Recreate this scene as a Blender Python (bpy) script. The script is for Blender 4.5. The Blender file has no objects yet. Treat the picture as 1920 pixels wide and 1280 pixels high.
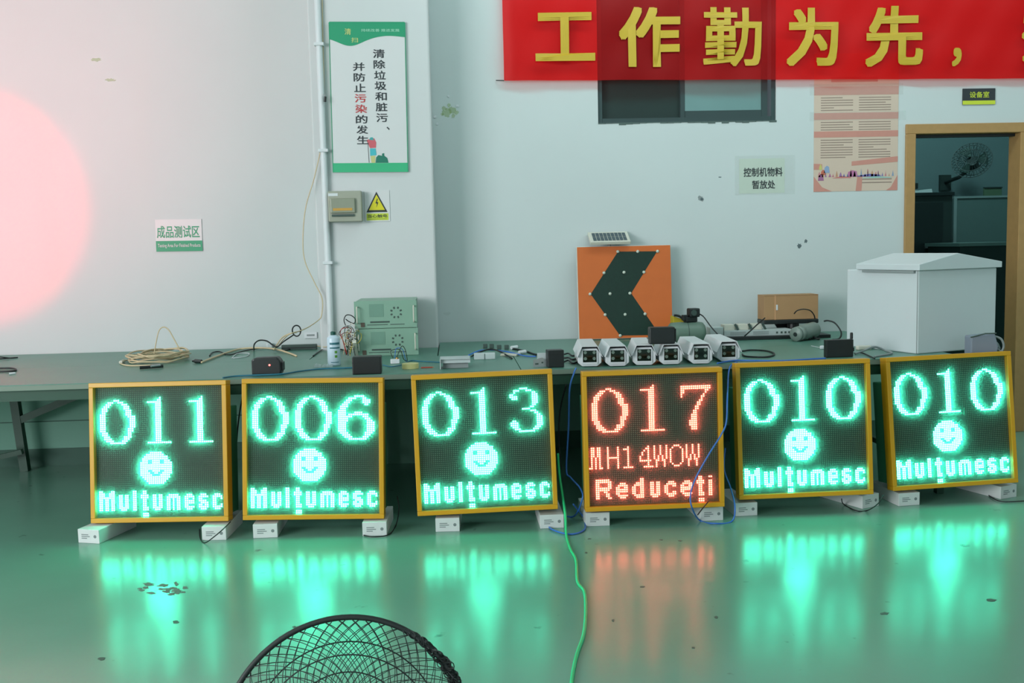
import bpy, math, random
from mathutils import Vector, Matrix
random.seed(7)
SC = bpy.context.scene
COL = SC.collection
PI = math.pi

# ------------------------------------------------------------------ camera
F_PX, PITCH, ROLL, YAW, CH = 1871.35, 0.096078, 0.023086, 0.059565, 1.393728
_F = Vector((math.sin(YAW)*math.cos(PITCH), math.cos(YAW)*math.cos(PITCH), -math.sin(PITCH)))
_R = Vector((math.cos(YAW), -math.sin(YAW), 0.0))
_U = _R.cross(_F)
CR = _R*math.cos(ROLL) - _U*math.sin(ROLL)
CU = _R*math.sin(ROLL) + _U*math.cos(ROLL)
CC = Vector((0, 0, CH))
cd = bpy.data.cameras.new('camera'); cam = bpy.data.objects.new('camera', cd); COL.objects.link(cam)
cd.sensor_width = 36.0; cd.lens = F_PX/1920.0*36.0; cd.clip_start = 0.05; cd.clip_end = 100
m3 = Matrix((CR, CU, -_F)).transposed()
cam.matrix_world = Matrix.Translation(CC) @ m3.to_4x4()
SC.camera = cam

# ------------------------------------------------------------------ view and world
SC.view_settings.view_transform = 'Standard'
SC.view_settings.look = 'None'
SC.view_settings.gamma = 1.0
SC.view_settings.use_curve_mapping = False
SC.view_settings.exposure = 0.0
W = bpy.data.worlds.new('world'); SC.world = W; W.use_nodes = True
W.node_tree.nodes['Background'].inputs[0].default_value = (0.75, 0.88, 1.0, 1)
W.node_tree.nodes['Background'].inputs[1].default_value = 0.6

def area_light(name, loc, target, sx, sy, power, color):
    l = bpy.data.lights.new(name, 'AREA'); l.shape = 'RECTANGLE'; l.size = sx; l.size_y = sy
    l.energy = power; l.color = color
    o = bpy.data.objects.new(name, l); COL.objects.link(o); o.location = loc
    o.rotation_euler = (Vector(target)-Vector(loc)).to_track_quat('-Z', 'Y').to_euler()
    return o
def spot_light(name, loc, target, angle, blend, power, color, r=0.05):
    l = bpy.data.lights.new(name, 'SPOT'); l.spot_size = angle; l.spot_blend = blend
    l.energy = power; l.color = color; l.shadow_soft_size = r
    o = bpy.data.objects.new(name, l); COL.objects.link(o); o.location = loc
    o.rotation_euler = (Vector(target)-Vector(loc)).to_track_quat('-Z', 'Y').to_euler()
    return o

YW = 6.75      # back wall plane
YP = 6.42      # face of the pillar
TZ = 0.75      # table top
YT = 5.125      # front edge of the table
def ray(px, py):
    return _F + CR*((px-960)/F_PX) - CU*((py-640)/F_PX)
def atY(px, py, Y=YW):
    d = ray(px, py); return CC + d*(Y/d.y)
def atZ(px, py, Z=TZ):
    d = ray(px, py); return CC + d*((Z-CH)/d.z)

# daylight through the window bays on the left; the other three are added fill
area_light('window_daylight_left', (-6.8, 0.6, 2.5), (2.0, 5.6, 1.6), 7.0, 3.0, 800, (0.95, 0.97, 1.0))
area_light('rear_fill_light', (0.5, -3.6, 2.4), (0.5, 6.0, 1.3), 7.0, 2.4, 45, (0.80, 0.97, 1.0))  # unseen fill area added behind the camera
area_light('right_wall_fill_light', (2.6, 4.9, 4.05), (3.0, 6.6, 1.2), 5.0, 0.3, 55, (0.78, 0.98, 1.0))  # overhead fill added to brighten the right part of the wall
area_light('back_room_fill_light', (4.2, 8.4, 4.1), (4.2, 9.6, 1.0), 1.0, 0.3, 48, (0.50, 1.0, 1.0))  # fill added to lift the dark room beyond the door
# a red display outside the frame on the left throws its light on the wall
t = atY(-70, 385); spot_light('red_display_beam', (-3.4, 3.9, 1.95), t, math.radians(33), 0.3, 230, (1.0, 0.0, 0.06), 0.04)
t = atY(-60, 120); spot_light('red_display_glow', (-3.6, 2.6, 1.7), t, math.radians(62), 1.0, 400, (1.0, 0.14, 0.20), 0.3)
spot_light('red_display_floor_glow', (-3.2, 3.2, 1.3), (-2.1, 3.4, 0), math.radians(70), 1.0, 60, (1.0, 0.25, 0.30), 0.3)

# ------------------------------------------------------------------ materials
def lin(c):
    return tuple((x/255.0/12.92 if x/255.0 <= 0.04045 else ((x/255.0+0.055)/1.055)**2.4) for x in c)
MATS = {}
def mat(name, rgb, rough=0.6, metal=0.0, var=0.06, scale=8.0, bump=0.0, bscale=60.0, spec=0.5, coat=0.0):
    if name in MATS: return MATS[name]
    m = bpy.data.materials.new(name); m.use_nodes = True; nt = m.node_tree
    b = nt.nodes['Principled BSDF']; c = lin(rgb)
    b.inputs['Roughness'].default_value = rough; b.inputs['Metallic'].default_value = metal
    b.inputs['Specular IOR Level'].default_value = spec
    b.inputs['Coat Weight'].default_value = coat
    tc = nt.nodes.new('ShaderNodeTexCoord')
    n = nt.nodes.new('ShaderNodeTexNoise'); n.inputs['Scale'].default_value = scale; n.inputs['Detail'].default_value = 4
    nt.links.new(tc.outputs['Object'], n.inputs['Vector'])
    r = nt.nodes.new('ShaderNodeMix'); r.data_type = 'RGBA'
    r.inputs['A'].default_value = tuple(x*(1-var) for x in c)+(1,)
    r.inputs['B'].default_value = tuple(min(1, x*(1+var)) for x in c)+(1,)
    nt.links.new(n.outputs['Fac'], r.inputs['Factor']); nt.links.new(r.outputs['Result'], b.inputs['Base Color'])
    if bump:
        n2 = nt.nodes.new('ShaderNodeTexNoise'); n2.inputs['Scale'].default_value = bscale
        nt.links.new(tc.outputs['Object'], n2.inputs['Vector'])
        bp = nt.nodes.new('ShaderNodeBump'); bp.inputs['Strength'].default_value = bump; bp.inputs['Distance'].default_value = 0.004
        nt.links.new(n2.outputs['Fac'], bp.inputs['Height']); nt.links.new(bp.outputs['Normal'], b.inputs['Normal'])
    MATS[name] = m; return m
def emis(name, rgb, strength=1.0):
    m = bpy.data.materials.new(name); m.use_nodes = True; nt = m.node_tree
    b = nt.nodes['Principled BSDF']; b.inputs['Base Color'].default_value = (0.3, 0.3, 0.3, 1); b.inputs['Roughness'].default_value = 0.4
    b.inputs['Emission Color'].default_value = tuple(rgb)+(1,); b.inputs['Emission Strength'].default_value = strength
    MATS[name] = m; return m

M_wall = mat('painted_plaster', (198, 206, 205), 0.75, var=0.05, scale=1.3, bump=0.12, bscale=9)
M_wall2 = mat('painted_plaster_pillar', (206, 208, 208), 0.75, var=0.04, scale=1.3, bump=0.12, bscale=9)
M_base = mat('glow_tinted_dark_baseboard', (48, 92, 76), 0.5, var=0.1)  # dark baseboard; its green stands in for the LED glow
M_table = mat('green_bench_mat', (84, 132, 116), 0.36, var=0.10, scale=5, bump=0.05, bscale=40)
M_tedge = mat('table_edge', (116, 132, 118), 0.5)
M_steel = mat('dark_glow_tinted_steel', (24, 68, 50), 0.45, var=0.1)  # green tint puts the signs' glow into legs and apron
M_yel = mat('yellow_frame_paint', (205, 150, 22), 0.35, var=0.04)
M_panel = mat('led_mask', (26, 46, 34), 0.55, var=0.05)
M_dot = mat('led_lens_unlit', (92, 122, 98), 0.35, var=0.02)
M_house = mat('glow_tinted_housing_steel', (48, 112, 82), 0.5, var=0.1)  # housing colour carries the green LED glow between the signs
M_white = mat('white_plastic', (214, 218, 220), 0.45, var=0.02)
M_offw = mat('cream_plastic', (206, 204, 190), 0.5, var=0.03)
M_carton = mat('white_carton', (205, 210, 208), 0.7, var=0.04, scale=20)
M_print = mat('grey_print', (120, 130, 130), 0.8)
M_black = mat('black_plastic', (26, 32, 32), 0.4, var=0.1)
M_rub = mat('black_rubber', (20, 26, 26), 0.5, var=0.1)
M_beige = mat('beige_cable', (206, 186, 150), 0.5, var=0.06)
M_blue = mat('blue_cable', (52, 110, 190), 0.4, var=0.04)
M_green = mat('green_cable', (40, 190, 120), 0.4, var=0.04)
M_grey = mat('grey_plastic', (138, 146, 146), 0.5, var=0.05)
M_pgreen = mat('poster_green', (34, 150, 108), 0.5, var=0.03)
M_pwhite = mat('poster_white', (212, 212, 212), 0.5, var=0.015)
M_ink = mat('black_ink', (44, 50, 54), 0.6)
M_red = mat('red_ink', (190, 60, 62), 0.6)
M_yink = mat('pale_yellow_ink', (196, 206, 130), 0.6)
M_orange = mat('orange_reflective', (206, 104, 44), 0.5, var=0.07, scale=12)
M_chev = mat('dark_green_chevron', (8, 44, 32), 0.42, var=0.25, scale=30, bump=0.2, bscale=120)
M_card = mat('brown_cardboard', (170, 132, 92), 0.75, var=0.06, scale=14)
M_wood = mat('varnished_wood', (172, 134, 84), 0.4, var=0.12, scale=22)
M_glassdark = mat('dark_window_glass', (22, 44, 40), 0.5, var=0.1)
M_glasspale = mat('frosted_window_glass', (112, 146, 144), 0.25, var=0.08, scale=3)
M_alu = mat('dark_window_aluminium', (52, 70, 70), 0.4)
M_cab = mat('white_powder_coat', (206, 214, 216), 0.42, var=0.02)
M_rack = mat('rack_front', (132, 168, 148), 0.45, var=0.04)
M_rackd = mat('rack_dark', (62, 80, 74), 0.5)
M_bkr = mat('breaker_box_plastic', (160, 162, 146), 0.45, var=0.04)
M_smoke = mat('smoky_lid', (140, 144, 124), 0.2)
M_tyel = mat('warning_yellow', (218, 206, 30), 0.5)
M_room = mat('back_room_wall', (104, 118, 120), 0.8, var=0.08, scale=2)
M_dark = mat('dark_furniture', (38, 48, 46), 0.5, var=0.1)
M_metal = mat('bare_metal', (180, 184, 184), 0.3, metal=0.8)
M_pink = mat('pink_paper', (206, 184, 166), 0.7, var=0.03)
M_pinkb = mat('salmon_band', (198, 138, 124), 0.7, var=0.05, scale=20)
M_txt = mat('brown_text_lines', (150, 130, 118), 0.8)
M_fan = mat('fan_guard_net', (34, 40, 38), 0.6, var=0.15)
M_silver = mat('grey_translucent_device', (128, 138, 152), 0.4)

def fabric(name, rgb, thru, tcol):
    m = bpy.data.materials.new(name); m.use_nodes = True; nt = m.node_tree; nt.nodes.clear()
    out = nt.nodes.new('ShaderNodeOutputMaterial')
    b = nt.nodes.new('ShaderNodeBsdfPrincipled'); b.inputs['Roughness'].default_value = 0.5
    tc = nt.nodes.new('ShaderNodeTexCoord'); n = nt.nodes.new('ShaderNodeTexNoise'); n.inputs['Scale'].default_value = 3
    mp = nt.nodes.new('ShaderNodeMapping'); mp.inputs['Scale'].default_value = (0.5, 1, 3)
    nt.links.new(tc.outputs['Object'], mp.inputs['Vector']); nt.links.new(mp.outputs['Vector'], n.inputs['Vector'])
    r = nt.nodes.new('ShaderNodeMix'); r.data_type = 'RGBA'; c = lin(rgb)
    r.inputs['A'].default_value = tuple(x*0.9 for x in c)+(1,); r.inputs['B'].default_value = tuple(x*1.1 for x in c)+(1,)
    nt.links.new(n.outputs['Fac'], r.inputs['Factor']); nt.links.new(r.outputs['Result'], b.inputs['Base Color'])
    t = nt.nodes.new('ShaderNodeBsdfTransparent'); t.inputs[0].default_value = tuple(tcol)+(1,)
    mx = nt.nodes.new('ShaderNodeMixShader'); mx.inputs[0].default_value = thru
    nt.links.new(b.outputs[0], mx.inputs[1]); nt.links.new(t.outputs[0], mx.inputs[2]); nt.links.new(mx.outputs[0], out.inputs[0])
    MATS[name] = m; return m
M_banner = fabric('thin_red_banner_cloth', (238, 18, 24), 0.72, (1.0, 0.10, 0.10))
M_bchar = mat('yellow_banner_print', (196, 164, 44), 0.5, var=0.08)

def film(name, rgb, alpha, rough=0.15):
    m = bpy.data.materials.new(name); m.use_nodes = True; b = m.node_tree.nodes['Principled BSDF']
    b.inputs['Base Color'].default_value = lin(rgb)+(1,); b.inputs['Roughness'].default_value = rough
    b.inputs['Alpha'].default_value = alpha; MATS[name] = m; return m
M_film = film('clear_tape_film', (206, 214, 206), 0.07, 0.08)
M_clear = film('clear_plastic', (190, 205, 205), 0.45)
M_stain = film('yellow_glue_stain', (170, 196, 120), 0.22, 0.25)
M_smudge = film('grey_smudge', (100, 118, 122), 0.5, 0.8)

def floor_mat():
    m = bpy.data.materials.new('glossy_epoxy_floor'); m.use_nodes = True; nt = m.node_tree; L = nt.links.new
    b = nt.nodes['Principled BSDF']
    tc = nt.nodes.new('ShaderNodeTexCoord')
    n = nt.nodes.new('ShaderNodeTexNoise'); n.inputs['Scale'].default_value = 1.1; n.inputs['Detail'].default_value = 6
    L(tc.outputs['Object'], n.inputs['Vector'])
    r = nt.nodes.new('ShaderNodeMix'); r.data_type = 'RGBA'
    r.inputs['A'].default_value = lin((100, 148, 128))+(1,); r.inputs['B'].default_value = lin((118, 164, 144))+(1,)
    L(n.outputs['Fac'], r.inputs['Factor'])
    # scattered scuffs
    v = nt.nodes.new('ShaderNodeTexNoise'); v.inputs['Scale'].default_value = 9; v.inputs['Detail'].default_value = 3
    L(tc.outputs['Object'], v.inputs['Vector'])
    cr = nt.nodes.new('ShaderNodeValToRGB'); cr.color_ramp.elements[0].position = 0.70; cr.color_ramp.elements[1].position = 0.78
    L(v.outputs['Fac'], cr.inputs['Fac'])
    r2 = nt.nodes.new('ShaderNodeMix'); r2.data_type = 'RGBA'; r2.inputs['B'].default_value = lin((70, 86, 76))+(1,)
    L(cr.outputs['Color'], r2.inputs['Factor']); L(r.outputs['Result'], r2.inputs['A']); L(r2.outputs['Result'], b.inputs['Base Color'])
    n3 = nt.nodes.new('ShaderNodeTexNoise'); n3.inputs['Scale'].default_value = 2.5; n3.inputs['Detail'].default_value = 5
    L(tc.outputs['Object'], n3.inputs['Vector'])
    mr = nt.nodes.new('ShaderNodeMapRange'); mr.inputs['To Min'].default_value = 0.16; mr.inputs['To Max'].default_value = 0.28
    L(n3.outputs['Fac'], mr.inputs['Value']); L(mr.outputs['Result'], b.inputs['Roughness'])
    b.inputs['Specular IOR Level'].default_value = 0.55
    # gentle trowel waves
    n4 = nt.nodes.new('ShaderNodeTexNoise'); n4.inputs['Scale'].default_value = 6; n4.inputs['Detail'].default_value = 2
    L(tc.outputs['Object'], n4.inputs['Vector'])
    bp = nt.nodes.new('ShaderNodeBump'); bp.inputs['Strength'].default_value = 0.18; bp.inputs['Distance'].default_value = 0.004
    L(n4.outputs['Fac'], bp.inputs['Height']); L(bp.outputs['Normal'], b.inputs['Normal'])
    return m
M_floor = floor_mat()

# ------------------------------------------------------------------ mesh helpers
class MB:
    def __init__(s): s.v = []; s.f = []
    def quadbox(s, pts):      # 8 points: bottom 4 ccw, top 4 ccw
        n = len(s.v); s.v += [tuple(p) for p in pts]
        s.f += [(n, n+3, n+2, n+1), (n+4, n+5, n+6, n+7), (n, n+1, n+5, n+4), (n+1, n+2, n+6, n+5), (n+2, n+3, n+7, n+6), (n+3, n, n+4, n+7)]
        return s
    def box(s, x0, y0, z0, x1, y1, z1, M=None):
        P = [Vector(p) for p in ((x0,y0,z0),(x1,y0,z0),(x1,y1,z0),(x0,y1,z0),(x0,y0,z1),(x1,y0,z1),(x1,y1,z1),(x0,y1,z1))]
        if M is not None: P = [M @ p for p in P]
        return s.quadbox(P)
    def ring(s, c, ax, ex, ey, r, n):
        i = len(s.v)
        for k in range(n):
            a = 2*PI*k/n; s.v.append(tuple(c + ex*(r*math.cos(a)) + ey*(r*math.sin(a))))
        return i
    def cyl(s, p0, p1, r0, r1=None, n=16, caps=True):
        r1 = r0 if r1 is None else r1
        p0 = Vector(p0); p1 = Vector(p1); ax = (p1-p0).normalized()
        ex = ax.orthogonal().normalized(); ey = ax.cross(ex)
        a = s.ring(p0, ax, ex, ey, r0, n); b = s.ring(p1, ax, ex, ey, r1, n)
        for k in range(n): s.f.append((a+k, a+(k+1)%n, b+(k+1)%n, b+k))
        if caps: s.f.append(tuple(a+k for k in range(n))[::-1]); s.f.append(tuple(b+k for k in range(n)))
        return s
    def lathe(s, prof, n=24, o=(0,0,0), M=None):     # (r, z) around z
        idx = []
        for r, z in prof:
            i = len(s.v); idx.append(i)
            for k in range(n):
                a = 2*PI*k/n; p = Vector((o[0]+r*math.cos(a), o[1]+r*math.sin(a), o[2]+z))
                if M is not None: p = M @ p
                s.v.append(tuple(p))
        for a, b in zip(idx, idx[1:]):
            for k in range(n): s.f.append((a+k, a+(k+1)%n, b+(k+1)%n, b+k))
        s.f.append(tuple(idx[0]+k for k in range(n))[::-1]); s.f.append(tuple(idx[-1]+k for k in range(n)))
        return s
    def tube(s, pts, r, n=6, closed=False):
        P = [Vector(p) for p in pts]; N = len(P); rings = []
        prev = None
        for i in range(N):
            if closed: t = P[(i+1) % N]-P[i-1]
            else: t = P[min(i+1, N-1)]-P[max(i-1, 0)]
            if t.length < 1e-9: t = Vector((0, 0, 1))
            t.normalize()
            ex = t.orthogonal().normalized() if prev is None else (prev - t*prev.dot(t))
            if ex.length < 1e-6: ex = t.orthogonal()
            ex.normalize(); prev = ex; ey = t.cross(ex)
            rings.append(s.ring(P[i], t, ex, ey, r, n))
        for i in range(N if closed else N-1):
            a = rings[i]; b = rings[(i+1) % N]
            for k in range(n): s.f.append((a+k, a+(k+1)%n, b+(k+1)%n, b+k))
        if not closed:
            s.f.append(tuple(rings[0]+k for k in range(n))[::-1]); s.f.append(tuple(rings[-1]+k for k in range(n)))
        return s
    def prism(s, poly, y0, y1, M=None):              # polygon in xz, extruded along y
        n = len(poly); a = len(s.v)
        for y in (y0, y1):
            for x, z in poly:
                p = Vector((x, y, z)); s.v.append(tuple(M @ p if M is not None else p))
        s.f.append(tuple(a+k for k in range(n))); s.f.append(tuple(a+n+k for k in range(n))[::-1])
        for k in range(n): s.f.append((a+k, a+n+k, a+n+(k+1)%n, a+(k+1)%n))
        return s
    def mesh(s, name, smooth=False):
        me = bpy.data.meshes.new(name); me.from_pydata(s.v, [], s.f)
        if smooth: me.polygons.foreach_set('use_smooth', [True]*len(me.polygons))
        me.update(); return me
def smoothpath(pts, k=8):
    P = [Vector(p) for p in pts]; out = []
    for i in range(len(P)-1):
        p0 = P[max(i-1, 0)]; p1 = P[i]; p2 = P[i+1]; p3 = P[min(i+2, len(P)-1)]
        for j in range(k):
            t = j/k
            out.append(0.5*((2*p1)+(p2-p0)*t+(2*p0-5*p1+4*p2-p3)*t*t+(3*p1-p0-3*p2+p3)*t**3))
    out.append(P[-1]); return out
def obj(name, mb, m, parent=None, bevel=0.0, smooth=False, label=None, segs=2):
    me = mb.mesh(name, smooth) if isinstance(mb, MB) else mb
    o = bpy.data.objects.new(name, me); COL.objects.link(o)
    if m is not None and not me.materials: me.materials.append(m)
    if parent is not None: o.parent = parent
    if bevel:
        b = o.modifiers.new('bevel', 'BEVEL'); b.width = bevel; b.segments = segs; b.limit_method = 'ANGLE'
    if label: o['label'] = label
    return o
def thing(name, label, cat, loc=(0,0,0), rz=0.0, group=None):
    o = bpy.data.objects.new(name, None); COL.objects.link(o); o.empty_display_size = 0.05
    o.location = loc; o.rotation_euler = (0, 0, rz)
    o['label'] = label; o['category'] = cat
    if group: o['group'] = group
    return o
def tag(o, label, cat, group=None):
    o['label'] = label; o['category'] = cat
    if group: o['group'] = group
    return o
def struct(name, mb, m, parent=None, **k):
    o = obj(name, mb, m, parent, **k)
    if parent is None: o['kind'] = 'structure'
    return o
def text(s, x0, z0, x1, z1, y, m, parent, name='lettering', bold=0.0, thick=0.0006, label=None, extr=False, vertical=False):
    """lettering fitted into a box of the parent's xz plane, facing -y"""
    c = bpy.data.curves.new('t', 'FONT'); c.body = s; c.size = 1.0; c.offset = 0.0; c.resolution_u = 3; c.extrude = 0.0
    if vertical: c.space_line = 0.93
    o = bpy.data.objects.new('t', c); COL.objects.link(o)
    dg = bpy.context.evaluated_depsgraph_get(); me = bpy.data.meshes.new_from_object(o.evaluated_get(dg))
    bpy.data.objects.remove(o)
    if not me.vertices: return None
    if bold:
        V0 = [v.co.copy() for v in me.vertices]; F0 = [tuple(p.vertices) for p in me.polygons]; V1 = []; F1 = []
        for k in range(9):
            off = Vector((bold*(k % 3-1), bold*(k//3-1), 0))
            n_ = len(V1); V1 += [v+off+Vector((0, 0, 0.0016*k)) for v in V0]; F1 += [tuple(i+n_ for i in f) for f in F0]
        me = bpy.data.meshes.new('t'); me.from_pydata(V1, [], F1); me.update()
    xs = [v.co.x for v in me.vertices]; ys = [v.co.y for v in me.vertices]
    ax, bx, ay, by = min(xs), max(xs), min(ys), max(ys)
    for v in me.vertices:
        u = (v.co.x-ax)/max(1e-6, bx-ax); w = (v.co.y-ay)/max(1e-6, by-ay)
        v.co = (x0+(x1-x0)*u, y-thick-v.co.z*0.05, z0+(z1-z0)*w)
    me.materials.clear(); me.name = name
    return obj(name, me, m, parent, label=label)
def wbox(px0, py0, px1, py1, Y):
    """a wall rectangle given by photo pixels: centre point, half width, half height"""
    a = atY(px0, (py0+py1)/2, Y); b = atY(px1, (py0+py1)/2, Y); c = atY((px0+px1)/2, py0, Y); d = atY((px0+px1)/2, py1, Y)
    return Vector(((a.x+b.x)/2, Y, (c.z+d.z)/2)), (b.x-a.x)/2, (c.z-d.z)/2

# ------------------------------------------------------------------ the room
XL, XR, YB, ZC = -7.2, 6.4, -4.0, 4.3
struct('floor', MB().box(XL, YB, -0.1, XR, 10.6, 0), M_floor)
# back wall with a window and a door opening
dl = atY(1713, 400).x; dr = 3.935; dt = atY(1800, 250).z
wl = atY(1121, 190).x; wr = atY(1455, 190).x; wb = atY(1290, 228).z; wt = wb+1.0
mb = MB()
T = 0.12
mb.box(XL, YW, 0, wl, YW+T, ZC); mb.box(wl, YW, 0, wr, YW+T, wb); mb.box(wl, YW, wt, wr, YW+T, ZC)
mb.box(wr, YW, 0, dl-0.03, YW+T, ZC); mb.box(dl-0.03, YW, dt+0.03, dr+0.03, YW+T, ZC); mb.box(dr+0.03, YW, 0, XR, YW+T, ZC)
wall_back = struct('wall_back', mb, M_wall)
pl = atY(588, 330, YP).x; pr = atY(812, 320, YP).x
struct('wall_pillar', MB().box(pl, YP, 0, pr, YW-0.001, ZC), M_wall2, bevel=0.012)
jl_ = atY(1695, 400).x
struct('wall_left', MB().box(XL-0.2, YB, 0, XL, YW+T, ZC), M_wall)
struct('wall_right', MB().box(XR, YB, 0, XR+0.2, 10.6, ZC), M_wall)
struct('wall_front', MB().box(XL, YB-0.2, 0, XR, YB, 0.9).box(XL, YB-0.2, 3.7, XR, YB, ZC), M_wall)
struct('ceiling', MB().box(XL, YB, ZC, XR, 10.6, ZC+0.15), M_wall)
struct('baseboard_back', MB().box(XL, YW-0.012, 0.0, pl, YW-0.001, 0.115).box(pr, YW-0.012, 0, dl-0.07, YW-0.001, 0.115), M_base)
M_lowglow = mat('glow_tinted_lower_wall', (122, 172, 152), 0.6, var=0.05, scale=2)  # green puts the LED glow into the lower wall colour
struct('trim_3', MB().box(XL, YW-0.008, 0.1155, pl, YW-0.0005, 0.735).box(pr+0.001, YW-0.008, 0.1155, jl_-0.002, YW-0.0005, 0.735).box(pl, YP-0.006, 0, pr, YP-0.0005, 0.735), M_lowglow)  # panel added to carry the glow-green colour below the bench
struct('trim_1', MB().box(XL, YW-0.0135, 0.296, pl, YW-0.0085, 0.302), M_base)      # thin line along the lower wall

# window behind the banner
xm = atY(1282, 190).x
w = struct('window_1', MB().box(wl+0.001, YW+0.012, wb+0.001, wl+0.03, YW+0.09, wt-0.001).box(wr-0.03, YW+0.012, wb+0.001, wr-0.001, YW+0.09, wt-0.001)
           .box(wl+0.031, YW+0.012, wb+0.001, wr-0.031, YW+0.09, wb+0.03).box(wl+0.031, YW+0.012, wt-0.04, wr-0.031, YW+0.09, wt-0.001), M_alu)
obj('pane', MB().box(wl+0.031, YW+0.06, wb+0.031, xm-0.016, YW+0.066, wt-0.041), M_glassdark, w, label='dark pane')
obj('centre_stile', MB().box(xm-0.015, YW+0.035, wb+0.031, xm+0.015, YW+0.085, wt-0.041), M_alu, w)
obj('sash_rail', MB().box(xm+0.016, YW+0.03, wb+0.031, wr-0.091, YW+0.05, wb+0.075), M_alu, w)
obj('sash_stile', MB().box(wr-0.090, YW+0.03, wb+0.031, wr-0.050, YW+0.05, wt-0.041), M_alu, w)
obj('pane', MB().box(xm+0.016, YW+0.038, wb+0.076, wr-0.091, YW+0.044, wt-0.041), M_glasspale, w, label='pale frosted pane')
rm = random.Random(8)
mbm = MB(); nk = 26
for k in range(nk):
    xa_ = wl+(wr-wl)*k/nk; xb_ = wl+(wr-wl)*(k+1)/nk; dz = 0.004+0.012*rm.random()
    mbm.box(xa_, YW-0.003, wb-dz, xb_+0.004*rm.random(), YW-0.0005, wb+0.0005)
o = obj('chipped_edge', mbm, mat('rough_mortar', (84, 100, 96), 0.9), w); o['kind'] = 'stuff'

# door frame and the dark room beyond
jl = atY(1695, 400).x
f = struct('door_1', MB().box(jl, YW-0.02, 0, dl, YW+T+0.01, dt), M_wood, bevel=0.004)
obj('head_jamb', MB().box(jl, YW-0.02, dt, dr+0.08, YW+T+0.01, dt+0.066), M_wood, f, bevel=0.004)
obj('right_jamb', MB().box(dr, YW-0.02, 0, dr+0.08, YW+T+0.01, dt), M_wood, f, bevel=0.004)
struct('trim_2', MB().box(dl+0.001, YW+0.05, dt-0.02, dr-0.001, YW+0.09, dt-0.001), M_black)
mb = MB()
RB = 10.3
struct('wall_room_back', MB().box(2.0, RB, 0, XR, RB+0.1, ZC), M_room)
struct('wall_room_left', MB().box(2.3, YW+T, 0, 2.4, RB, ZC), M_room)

# ------------------------------------------------------------------ work table
tX0 = -4.3; tX1 = atZ(1890, 690).x+0.05
tb = thing('work_table', 'long grey-green topped workbench running along the back wall behind the lit signs', 'table', (0, 0, 0))
def slab(x0, x1, y0, y1):
    obj('tabletop', MB().box(x0, y0, TZ-0.03, x1, y1, TZ), M_table, tb, bevel=0.0008)
joints = [tX0, 0.35, tX1]
YB2 = YW-0.010
mbt = MB()
ym = 5.92
for i, (a, b) in enumerate(zip(joints, joints[1:])):
    slab(a+0.002, b-0.002, YT, ym-0.001)
# rear boards stop at the pillar
for a, b, y1 in ((tX0, pl-0.004, YB2), (pl-0.002, pr+0.002, YP-0.008), (pr+0.004, tX1, YB2)):
    slab(a+0.002, b-0.002, ym+0.001, y1)
obj('front_apron', MB().box(tX0, YT+0.02, TZ-0.085, tX1, YT+0.05, TZ-0.031), M_steel, tb)
obj('edge_strip', MB().box(tX0, YT-0.004, TZ-0.028, tX1, YT-0.0005, TZ-0.004), M_tedge, tb)
xs = [-4.1, -0.55, 1.25, tX1-0.1]
for x in xs:
    for y in (YT+0.05, YB2-0.45):
        if pl-0.1 < x < pr+0.1 and y > YP-0.1: continue
        obj('leg', MB().box(x-0.02, y-0.02, 0, x+0.02, y+0.02, TZ-0.031), M_steel, tb, bevel=0.003)
    obj('cross_rail', MB().box(x-0.015, YT+0.07, 0.12, x+0.015, YB2-0.47, 0.15), M_steel, tb)
# raking leg and strut seen at the left
def bar(p, q, r): return MB().cyl(p, q, r, n=4)
YL = 6.6
a = atY(27, 742, YL); b = atY(45, 862, YL); dd = (b-a)/(b.z-a.z)
a = a+dd*(TZ-0.032-a.z); b = b+dd*(0.0-b.z)
obj('leg', bar(a, b, 0.036), M_steel, tb, label='slanting steel leg')
c = atY(40, 786, YL); d = atY(146, 741, YL); e_ = (d-c)/(d.z-c.z); d = c+e_*(TZ-0.032-c.z)
obj('brace', bar(c, d, 0.032), M_steel, tb)
obj('foot_bar', bar(atY(-40, 866, YL-0.1), atY(42, 846, YL-0.1), 0.022), M_steel, tb)

# ------------------------------------------------------------------ LED signs
D0 = [(7,9),(4,6,9,11),(3,5,11,13),(2,4,12,14),(1,3,12,14),(1,3,13,15),(1,2,13,15),(0,2,13,15),(0,2,14,17),(0,2,15,17),(0,2,15,17),(0,2,15,17),(0,2,15,17),(0,2,15,17),(0,2,14,16),(0,2,14,16),(1,3,14,15),(1,3,14,15),(2,4,12,15),(2,5,12,14),(3,6,11,13),(5,12)]
D1 = [(6,6),(5,6),(0,6)]+[(4,6)]*19+[(0,11)]
D7 = [(0,14),(0,14),(0,1,12,13),(0,1,12,12),(0,0,11,11),(0,0,10,11),(10,10),(9,10),(8,9),(8,9),(7,8),(7,8),(6,7),(6,7),(5,7),(5,7),(5,7),(4,7),(4,7),(4,7),(5,7),(5,7)]
D3 = [(5,8),(2,4,8,10),(2,2,11,12),(0,1,11,13),(0,3,11,13),(1,3,11,13),(11,13),(11,13),(11,12),(10,11),(6,9),(10,12),(12,13),(13,14),(13,15),(13,15),(1,2,13,15),(0,3,13,15),(0,3,13,15),(1,3,12,14),(2,4,11,13),(4,11)]
D6 = [(8,12),(5,8,12,13),(4,6,12,15),(3,5,12,15),(2,4,13,14),(1,4),(1,3),(0,3),(0,3,8,11),(0,3,5,14),(0,6,12,14),(0,4,13,15),(0,4,14,16),(0,3,14,17),(0,3,14,17),(0,3,14,17),(0,3,14,17),(0,3,14,17),(1,4,13,16),(2,5,13,15),(3,6,12,14),(5,13)]
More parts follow.
